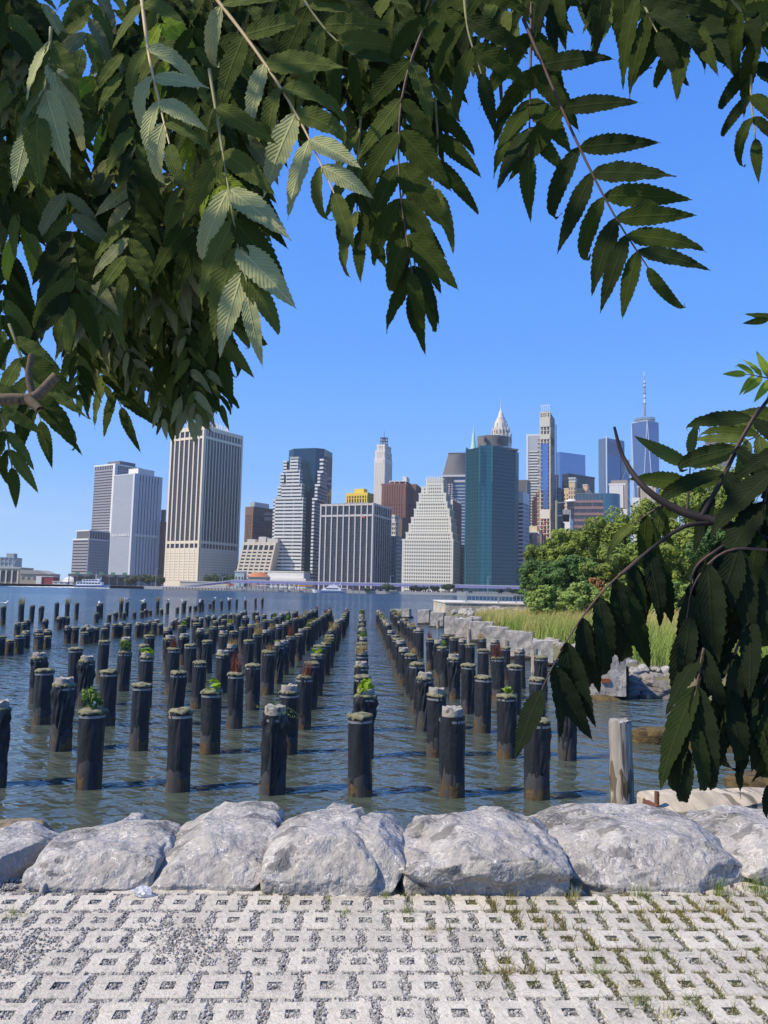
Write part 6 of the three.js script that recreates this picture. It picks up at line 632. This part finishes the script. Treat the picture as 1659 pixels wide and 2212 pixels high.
  [[935, 2025, 'tuft in a paver hole well out on the path'], [882, 1980, 'tuft in a paver hole in the second row from the rocks'], [745, 1982, 'thin tuft in a joint before the rust-stained boulder'], [1553, 1978, 'spreading tuft in a paver hole near the marsh'], [1415, 2065, 'tuft in a paver hole below the tallest weed clump'], [1290, 2112, 'small tuft among the strewn gravel'], [1360, 2150, 'pale tuft lying in a gravelly joint'], [1380, 2182, 'olive tuft near the bottom of the path'], [1496, 2180, 'pale green tuft near the bottom corner of the path'], [1437, 2205, 'tuft at the very bottom of the path'], [1635, 2062, 'bright tuft in a hole at the marsh side'], [30, 1988, 'lone moss tuft on the gravelly ferry side of the path'], [705, 1950, 'tuft in a hole below the rust-stained boulder'], [830, 1945, 'tuft close under the rounded boulder shoulder']].forEach(([x, y, l], i) => { const t = top('grass_tuft', sg[i % 3], i % 3 ? gm : dm, l, 'weed'); t.position.copy(onY(x, y, -.02)); t.rotation.y = i * 1.7; t.scale.setScalar(.8 + .3 * (i % 2)); });
}
// ---------- the sumac overhead and the one beside the path ----------
const leafT = tex(256, 512, (u, v, o) => { const x = Math.abs(u - .5), mid = 1 - sstep(x, .008, .03), l = (v * 15 - x * 9.5) % 1, lat = (1 - sstep(Math.abs(((l + 1) % 1) - .5), .03, .13)) * sstep(x, .0, .04), n = pf(u, v, 8, 4, 401), k = lerp(.78, 1.0, n) * .78; o[0] = clamp(k + lat * .07 + mid * .4, 0, 1); o[1] = clamp(k + lat * .06 + mid * .26, 0, 1); o[2] = clamp(k + lat * .06 + mid * .3, 0, 1); });
const leafB = tex(256, 512, (u, v, o) => { const x = Math.abs(u - .5), mid = 1 - sstep(x, .0, .05), l = ((v * 15 - x * 9.5) % 1 + 1) % 1; grey(o, .5 - .45 * Math.pow(Math.abs(l - .5) * 2, 2) * sstep(x, .0, .06) + mid * .5); });
const LM = (r, g, b, t) => phys(r, g, b, .9, { map: leafT, bumpMap: leafB, bumpScale: .0007, side: THREE.DoubleSide, transmission: t, specularIntensity: .14 });
const LV = { pale: LM(.42, .46, .22, .18), mid: LM(.125, .165, .038, .34), dark: LM(.050, .078, .013, .34), deep: LM(.026, .044, .013, .2), lime: LM(.30, .42, .045, .5), dry: LM(.52, .19, .03, .35), night: LM(.018, .030, .013, .18) };  // leaf greens also carry light: pale sunlit, lime backlit, dark through night shaded
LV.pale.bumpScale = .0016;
const rachisM = { tan: mat(.48, .36, .19, .7), brown: mat(.07, .038, .028, .7), green: mat(.22, .21, .09, .7) };
function leaflet(seed, o) { // serrated, folded along the midrib and curling down
  const r = RNG(seed), T = o.teeth ?? 13, W = o.w ?? .145, P = [], UV = [], I = [], rows = []; const half = (s) => W * Math.pow(Math.sin(Math.PI * Math.pow(clamp(s, 0, 1), .72)), .85) * (1 - .25 * s);
  rows.push([0, .0]); for (let i = 0; i < T; i++) { const s0 = (i + .15) / (T + .6), s1 = (i + .95) / (T + .6); rows.push([s0, half(s0) * .92], [s1, half(s1) * 1.035 + .003]); } rows.push([.975, W * .05], [1.03, .0]);
  let ang = 0, y = 0, z = 0, ps = 0; const curl = o.curl ?? .6, fold = o.fold ?? .25, side = o.side ?? 0;
  for (const [s, w] of rows) { const ds = s - ps; ps = s; ang = curl * Math.pow(s, 1.3) + (o.hook ?? 0) * Math.pow(s, 6); y += Math.cos(ang) * ds; z -= Math.sin(ang) * ds; const sx = side * s * s; const tw = (o.twist ?? 0) * s, rip = .012 * Math.sin(s * 26 + seed);
    for (const q of [-1, 0, 1]) { const x = q * w, up = Math.abs(q) * w * fold + (q ? rip * q : 0); P.push(sx + x * Math.cos(tw) - up * Math.sin(tw), y + up * Math.sin(ang) * .5, z + up * Math.cos(ang) + x * Math.sin(tw)); UV.push(.5 + q * w / W * .42, s); } }
  for (let k = 0; k < rows.length - 1; k++) for (const q of [0, 1]) { const a = k * 3 + q, b = a + 3; I.push(a, a + 1, b, a + 1, b + 1, b); }
  const g = new THREE.BufferGeometry(); g.setAttribute('position', new THREE.Float32BufferAttribute(P, 3)); g.setAttribute('uv', new THREE.Float32BufferAttribute(UV, 2)); g.setIndex(I); g.computeVertexNormals(); return g;
}
const LEAF = [0, 1, 2, 3, 4, 5, 6, 7].map((i) => leaflet(i + 1, { w: [.145, .13, .155, .125, .14, .15, .12, .16][i], curl: [.35, .6, .25, .85, .5, .15, 1.0, .4][i], fold: [.2, .35, .12, .4, .25, .1, .5, .3][i], side: [.05, -.06, 0, .08, -.03, .04, -.1, 0][i], twist: [.2, -.3, .1, .5, -.2, 0, .4, -.15][i], hook: [0, 1, 0, 1.8, 0, .5, 1.5, 0][i] }));
const EYE = V(0, CAM_H, 0), DOWN = V(0, -1, 0);
// one compound leaf: a rachis through sight-line points [x, y, metres away] with paired leaflets
function frondPlan(pts, o) {
  const r = RNG(o.seed), c = new THREE.CatmullRomCurve3(pts.map(([x, y, d]) => at(x, y, d))), n = o.n, out = [], d0 = pts[Math.floor(pts.length / 2)][2], L = o.len / FPX * d0, q = new THREE.Quaternion(), m = new THREE.Matrix4();
  const add = (p, dir, nrm, len, g) => { const y = dir.clone().normalize(), zz = nrm.clone().addScaledVector(y, -nrm.dot(y)).normalize(), x = V().crossVectors(y, zz); m.makeBasis(x, y, zz); q.setFromRotationMatrix(m); out.push({ p: p.clone(), q: q.clone(), s: len, g }); };
  for (let i = 0; i <= n; i++) { const t = lerp(o.t0 ?? .12, 1, i / n), p = c.getPoint(t), T = c.getTangent(t), N = EYE.clone().sub(p).normalize().lerp(o.up ? V(0, 1, 0) : SUN, o.up ?? o.sunny ?? .24).normalize(), S = V().crossVectors(T, N).normalize(), spread = THREE.MathUtils.degToRad((o.spread ?? 50) * lerp(1.15, .75, i / n)), size = L * (.72 + .42 * Math.sin(Math.PI * clamp(t * .85 + .1, 0, 1))) * (i === n ? .95 : 1);
    if (i === n) { add(p, T.clone().addScaledVector(DOWN, .15), N.clone().add(V(rr(r, -.25, .25), rr(r, -.2, .2), 0)), size * 1.1, Math.floor(r() * 8)); continue; }
    for (const s of [-1, 1]) { if (o.skip && r() < o.skip) continue; const dir = T.clone().multiplyScalar(Math.cos(spread)).addScaledVector(S, s * Math.sin(spread)).addScaledVector(DOWN, o.droop ?? .25); if (o.hang) dir.lerp(V(o.hang[0] + s * .28, -1, o.hang[1] ?? 0), .8); dir.add(V(rr(r, -.13, .13), rr(r, -.13, .13), rr(r, -.13, .13))); add(p, dir, N.clone().addScaledVector(S, s * .35).add(V(rr(r, -.5, .5), rr(r, -.4, .4), rr(r, -.2, .2)).multiplyScalar(o.wild ?? .6)), size * rr(r, .85, 1.12), Math.floor(r() * 8)); } }
  return { c, out };
}
function frond(tree, pts, o) { const { c, out } = frondPlan(pts, o), r = RNG(o.seed + 5), k = o.thick ?? .0022; const f = part('frond', tube(c.getPoints(8), k * 1.35, k * .45, 14, 6), rachisM[o.stem ?? 'green'], tree); for (const l of out) { const m = part('leaflet', LEAF[l.g], LV[o.mats[Math.floor(r() * o.mats.length)]], f); m.position.copy(l.p); m.quaternion.copy(l.q); m.scale.set(l.s * rr(r, .8, 1.12) * (o.wide ?? 1), l.s, l.s * rr(r, .6, 1.4)); } return f; }
const tree = thing('sumac_tree', 'overhanging sumac tree whose toothed leaves fill the top of the view', 'tree', V(0, 0, 0));
const shrub = thing('sumac_shrub', 'shaded sumac shrub with drooping dark leaves beside the marsh', 'shrub', V(0, 0, 0));
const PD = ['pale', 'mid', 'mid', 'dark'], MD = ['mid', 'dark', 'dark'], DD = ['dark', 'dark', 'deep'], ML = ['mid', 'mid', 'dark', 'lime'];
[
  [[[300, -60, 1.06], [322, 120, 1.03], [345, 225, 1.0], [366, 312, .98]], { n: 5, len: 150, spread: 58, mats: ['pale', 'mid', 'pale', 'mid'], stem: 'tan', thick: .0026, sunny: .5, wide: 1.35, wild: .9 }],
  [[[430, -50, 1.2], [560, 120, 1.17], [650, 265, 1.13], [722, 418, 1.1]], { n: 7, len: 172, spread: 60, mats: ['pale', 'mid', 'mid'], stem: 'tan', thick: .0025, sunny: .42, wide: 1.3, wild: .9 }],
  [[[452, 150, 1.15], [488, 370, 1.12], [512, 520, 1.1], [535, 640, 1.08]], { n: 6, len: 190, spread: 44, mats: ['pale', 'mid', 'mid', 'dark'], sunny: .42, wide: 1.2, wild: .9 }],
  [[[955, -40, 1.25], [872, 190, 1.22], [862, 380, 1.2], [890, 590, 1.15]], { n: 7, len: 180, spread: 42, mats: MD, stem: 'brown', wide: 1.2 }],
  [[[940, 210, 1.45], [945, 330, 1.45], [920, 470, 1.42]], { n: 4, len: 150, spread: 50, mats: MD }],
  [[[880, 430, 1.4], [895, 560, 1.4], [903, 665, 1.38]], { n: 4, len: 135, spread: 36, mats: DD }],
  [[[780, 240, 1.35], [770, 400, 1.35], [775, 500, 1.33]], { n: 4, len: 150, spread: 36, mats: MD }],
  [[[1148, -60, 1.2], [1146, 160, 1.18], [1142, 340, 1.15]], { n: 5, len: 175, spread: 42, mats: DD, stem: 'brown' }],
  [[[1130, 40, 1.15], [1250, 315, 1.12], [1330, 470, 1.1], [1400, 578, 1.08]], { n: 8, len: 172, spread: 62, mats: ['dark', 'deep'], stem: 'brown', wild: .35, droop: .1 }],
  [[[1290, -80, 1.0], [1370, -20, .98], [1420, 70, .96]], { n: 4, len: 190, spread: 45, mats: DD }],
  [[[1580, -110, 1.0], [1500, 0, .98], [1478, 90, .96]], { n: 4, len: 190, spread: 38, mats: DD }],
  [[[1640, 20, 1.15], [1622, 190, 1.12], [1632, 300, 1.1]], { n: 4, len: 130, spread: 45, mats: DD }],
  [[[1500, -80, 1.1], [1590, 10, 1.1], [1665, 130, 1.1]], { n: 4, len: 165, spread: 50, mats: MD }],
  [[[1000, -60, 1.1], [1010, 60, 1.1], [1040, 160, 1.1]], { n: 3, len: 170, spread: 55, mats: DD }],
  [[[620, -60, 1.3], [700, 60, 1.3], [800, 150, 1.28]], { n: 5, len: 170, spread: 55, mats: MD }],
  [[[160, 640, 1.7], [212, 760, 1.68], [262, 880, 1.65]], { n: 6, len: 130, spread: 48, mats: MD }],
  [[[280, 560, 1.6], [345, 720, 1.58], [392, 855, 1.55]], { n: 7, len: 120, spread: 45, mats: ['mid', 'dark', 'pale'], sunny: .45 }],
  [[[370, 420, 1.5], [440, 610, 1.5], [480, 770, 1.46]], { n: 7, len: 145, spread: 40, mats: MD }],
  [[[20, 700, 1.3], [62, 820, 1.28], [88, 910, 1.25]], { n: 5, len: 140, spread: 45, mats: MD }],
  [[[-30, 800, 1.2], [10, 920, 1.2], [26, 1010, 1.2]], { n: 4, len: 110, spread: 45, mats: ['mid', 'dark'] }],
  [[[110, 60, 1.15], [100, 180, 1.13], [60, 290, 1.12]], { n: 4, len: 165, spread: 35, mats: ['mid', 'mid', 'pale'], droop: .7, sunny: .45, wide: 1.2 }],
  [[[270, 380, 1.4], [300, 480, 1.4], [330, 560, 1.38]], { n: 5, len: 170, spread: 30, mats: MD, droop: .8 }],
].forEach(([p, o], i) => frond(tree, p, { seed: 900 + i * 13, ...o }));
{ // everything behind and above: joined
  const r = RNG(71), geos = []; const tint = { mid: [.125, .165, .038], dark: [.046, .072, .012], deep: [.026, .044, .013], lime: [.30, .42, .045], pale: [.28, .31, .15] };
  const bake = (out, mats) => { for (const l of out) { const g = LEAF[l.g].clone(), t = tint[mats[Math.floor(r() * mats.length)]], n = g.attributes.position.count, C = new Float32Array(n * 3), k = rr(r, .75, 1.25); for (let i = 0; i < n; i++) { C[i * 3] = t[0] * k; C[i * 3 + 1] = t[1] * k; C[i * 3 + 2] = t[2] * k; } g.setAttribute('color', new THREE.BufferAttribute(C, 3)); g.applyMatrix4(new THREE.Matrix4().compose(l.p, l.q, V(l.s, l.s, l.s))); geos.push(g); } };
  const hang = (x, y, d, len, L, n, sp, mats, slant = 0) => bake(frondPlan([[x, y, d], [x + slant * .4 + rr(r, -15, 15), y + len * .5, d], [x + slant, y + len, d - .03]], { n, len: L, spread: sp, seed: Math.floor(r() * 1e6), droop: .35 }).out, mats);
  const low = (x) => x < 60 ? 960 : x < 135 ? 820 : x < 180 ? 760 : x < 420 ? 850 : x < 520 ? 740 : x < 640 ? 560 : x < 780 ? 380 : x < 1000 ? 440 : 190;
  for (let i = 0; i < 74; i++) { const x = rr(r, -40, 560), y = rr(r, -120, low(x) - 260), d = rr(r, 1.28, 1.6), len = rr(r, 160, 260); if (y + len > low(x) - 40) continue; if (Math.abs(x - 170) < 60 && Math.abs(y + 150 - 420) < 110) continue; hang(x, y, d, len, rr(r, 105, 150), 5, rr(r, 35, 55), r() < .14 ? ['lime', 'mid'] : r() < .3 ? ['mid', 'mid', 'pale'] : ['mid', 'dark', 'dark', 'deep'], rr(r, -60, 90)); }
  for (let i = 0; i < 26; i++) { const x = rr(r, 520, 1020), y = rr(r, -150, low(x) - 330), len = rr(r, 150, 240); hang(x, y, rr(r, 1.35, 1.6), len, rr(r, 115, 150), 4, 45, ['dark', 'dark', 'mid', 'deep'], rr(r, -40, 60)); }
  for (let i = 0; i < 20; i++) { const x = rr(r, 1080, 1680), y = rr(r, -190, x > 1280 ? -110 : -120); hang(x, y, rr(r, 1.1, 1.5), rr(r, 130, 190), rr(r, 120, 150), 3, 48, ['dark', 'deep', 'mid'], rr(r, -40, 40)); }
  for (let i = 0; i < 26; i++) { const x = rr(r, 150, 440), y = rr(r, 540, 720), len = Math.min(rr(r, 140, 210), 905 - y); hang(x, y, rr(r, 1.45, 1.64), len, rr(r, 55, 80), 7, 44, ['mid', 'dark', 'pale'], rr(r, 10, 70)); }
  for (let i = 0; i < 10; i++) hang(rr(r, 60, 190), rr(r, 330, 400), rr(r, 1.62, 1.72), 70, 60, 3, 50, ['lime', 'lime', 'mid'], 20);
  // the rest of the crown, above and behind the lens: it shades the leaves in view
  const q = new THREE.Quaternion(), e = new THREE.Euler(); for (let i = 0; i < 1100; i++) { const y = rr(r, 3.05, 3.9), x = rr(r, -2.5, .45), z = rr(r, -1.15, 1.3) + (y - 3.05) * .3; const open = x > -1.75 && x < -.85 && z < .2; if (open ? perlin.noise(x * 6.5, y * 2, z * 6.5) > .04 : perlin.noise(x * 3.2, y * 1.2, z * 3.2) > .18) continue; e.set(-Math.PI / 2 + rr(r, -.7, .7), rr(r, -.7, .7), r() * 6.28); q.setFromEuler(e); bake([{ p: V(x, y, z), q: q.clone(), s: rr(r, .09, .15), g: Math.floor(r() * 8) }], ['dark', 'mid', 'deep']); }
  const fm = LM(1, 1, 1, .32); fm.vertexColors = true; part('foliage', mergeGeometries(geos), fm, tree, 'stuff');
  // wood
  const B = (name, pts, r0, r1, m) => part(name, tube(pts, r0, r1, 20, 8), m, tree), bk = mat(.22, .15, .105, .9, { map: woodT, bumpMap: woodT, bumpScale: .004 }), dk = mat(.07, .038, .03, .85);
  B('trunk', [V(-1.75, -.05, -1.2), V(-1.8, 1.2, -1.25), V(-1.7, 2.2, -1.35), V(-1.4, 3.1, -1.1)], .085, .05, bk); B('branch', [V(-1.55, 2.6, -1.3), V(-1.0, 3.1, -1.1), V(-.2, 3.25, -1.0), V(.5, 3.2, -1.0)], .04, .015, dk); B('branch', [V(-1.45, 3.0, -1.1), V(-1.1, 3.5, -.4), V(-.6, 3.7, .3)], .04, .012, dk);
  B('branch', [at(-160, 500, 1.75), at(-20, 440, 1.8), at(90, 410, 1.85), at(172, 378, 1.9)], .022, .014, dk); B('branch', [at(90, 408, 1.85), at(130, 440, 1.85), at(175, 470, 1.83)], .008, .005, rachisM.brown); B('twig', [at(165, 395, 1.9), at(172, 430, 1.9), at(168, 470, 1.9)], .006, .003, rachisM.brown);
  const bark = mat(.36, .28, .2, .85, { map: again(woodT, 2, 2) }); B('pruned_branch', [at(-60, 868, 1.12), at(20, 862, 1.13), at(72, 858, 1.14), at(122, 812, 1.15)], .0095, .0075, bark); B('pruned_branch', [at(72, 858, 1.14), at(62, 815, 1.14), at(68, 765, 1.14)], .006, .0045, bark); B('pruned_branch', [at(60, 862, 1.135), at(85, 885, 1.13)].flatMap((p, i, a) => i ? [a[0].clone().lerp(a[1], .5), p] : [p]), .008, .006, bark);
  B('twig', [at(1070, -20, 1.4), at(1062, 60, 1.4), at(1078, 150, 1.4), at(1086, 270, 1.4)], .008, .002, dk); B('twig', [at(1035, 130, 1.4), at(1062, 60, 1.4), at(1100, -30, 1.4)], .005, .006, dk);
}
{ // the shrub on the marsh side
  const sd = mat(.016, .010, .008, .75), S = (name, pts, r0, r1, m = sd) => part(name, tube(pts.map(([x, y, d]) => at(x, y, d)), r0, r1, 20, 8), m, shrub);
  S('branch', [[1700, 1195, .83], [1600, 1145, .85], [1530, 1122, .86], [1470, 1104, .87], [1395, 1056, .88], [1345, 985, .9], [1327, 922, .9]], .0080, .0016); part('trunk', tube([V(.98, 0, -.55), V(.95, .5, -.62), V(.80, 1.1, -.75), at(1700, 1195, .83)], .022, .0115, 16, 8), sd, shrub);
  S('twig', [[1515, 1115, .86], [1560, 1035, .86], [1612, 930, .87], [1665, 855, .88]], .0030, .002); S('twig', [[1545, 1130, .86], [1480, 1137, .85], [1420, 1175, .85], [1345, 1240, .84]], .0028, .0016); S('twig', [[1620, 1150, .85], [1600, 1090, .86], [1618, 1030, .87]], .004, .002);
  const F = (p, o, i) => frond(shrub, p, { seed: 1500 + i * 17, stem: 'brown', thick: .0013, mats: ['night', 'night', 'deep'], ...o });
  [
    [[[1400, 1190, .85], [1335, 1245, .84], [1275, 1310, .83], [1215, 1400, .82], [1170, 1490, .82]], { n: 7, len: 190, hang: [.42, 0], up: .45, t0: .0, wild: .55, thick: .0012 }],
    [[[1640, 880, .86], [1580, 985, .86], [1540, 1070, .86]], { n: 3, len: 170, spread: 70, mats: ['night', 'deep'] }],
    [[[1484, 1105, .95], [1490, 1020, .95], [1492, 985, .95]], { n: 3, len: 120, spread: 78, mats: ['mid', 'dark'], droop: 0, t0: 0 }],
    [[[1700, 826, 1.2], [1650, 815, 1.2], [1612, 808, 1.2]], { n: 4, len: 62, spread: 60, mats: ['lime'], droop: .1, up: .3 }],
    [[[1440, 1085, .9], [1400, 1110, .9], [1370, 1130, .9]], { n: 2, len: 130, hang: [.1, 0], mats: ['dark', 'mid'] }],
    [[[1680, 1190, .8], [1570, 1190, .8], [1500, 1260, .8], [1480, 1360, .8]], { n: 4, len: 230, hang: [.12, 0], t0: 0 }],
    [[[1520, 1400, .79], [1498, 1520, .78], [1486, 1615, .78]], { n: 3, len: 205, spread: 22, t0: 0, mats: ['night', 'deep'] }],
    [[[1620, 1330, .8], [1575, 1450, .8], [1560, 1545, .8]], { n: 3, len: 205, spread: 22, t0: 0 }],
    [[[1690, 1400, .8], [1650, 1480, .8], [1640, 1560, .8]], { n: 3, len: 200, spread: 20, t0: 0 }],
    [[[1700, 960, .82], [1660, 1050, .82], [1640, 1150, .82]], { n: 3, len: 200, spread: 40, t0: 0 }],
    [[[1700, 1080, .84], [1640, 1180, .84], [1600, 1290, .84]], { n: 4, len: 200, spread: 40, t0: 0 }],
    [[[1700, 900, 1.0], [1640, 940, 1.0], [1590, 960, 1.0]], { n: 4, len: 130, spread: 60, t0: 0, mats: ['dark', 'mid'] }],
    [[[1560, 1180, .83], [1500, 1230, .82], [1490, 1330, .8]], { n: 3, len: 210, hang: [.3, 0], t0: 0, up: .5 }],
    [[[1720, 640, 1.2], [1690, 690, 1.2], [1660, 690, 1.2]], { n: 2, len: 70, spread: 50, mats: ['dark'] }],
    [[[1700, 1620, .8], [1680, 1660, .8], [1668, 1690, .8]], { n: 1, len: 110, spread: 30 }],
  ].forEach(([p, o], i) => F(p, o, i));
  const od = part('leaflet', LEAF[3], LV.dry, shrub); od.position.copy(at(1600, 1215, .9)); od.quaternion.setFromUnitVectors(V(0, 1, 0), V(.5, -.85, 0).normalize()); od.scale.setScalar(.055); od.userData.label = 'withered orange leaflet';
}
renderer.render(scene, camera);
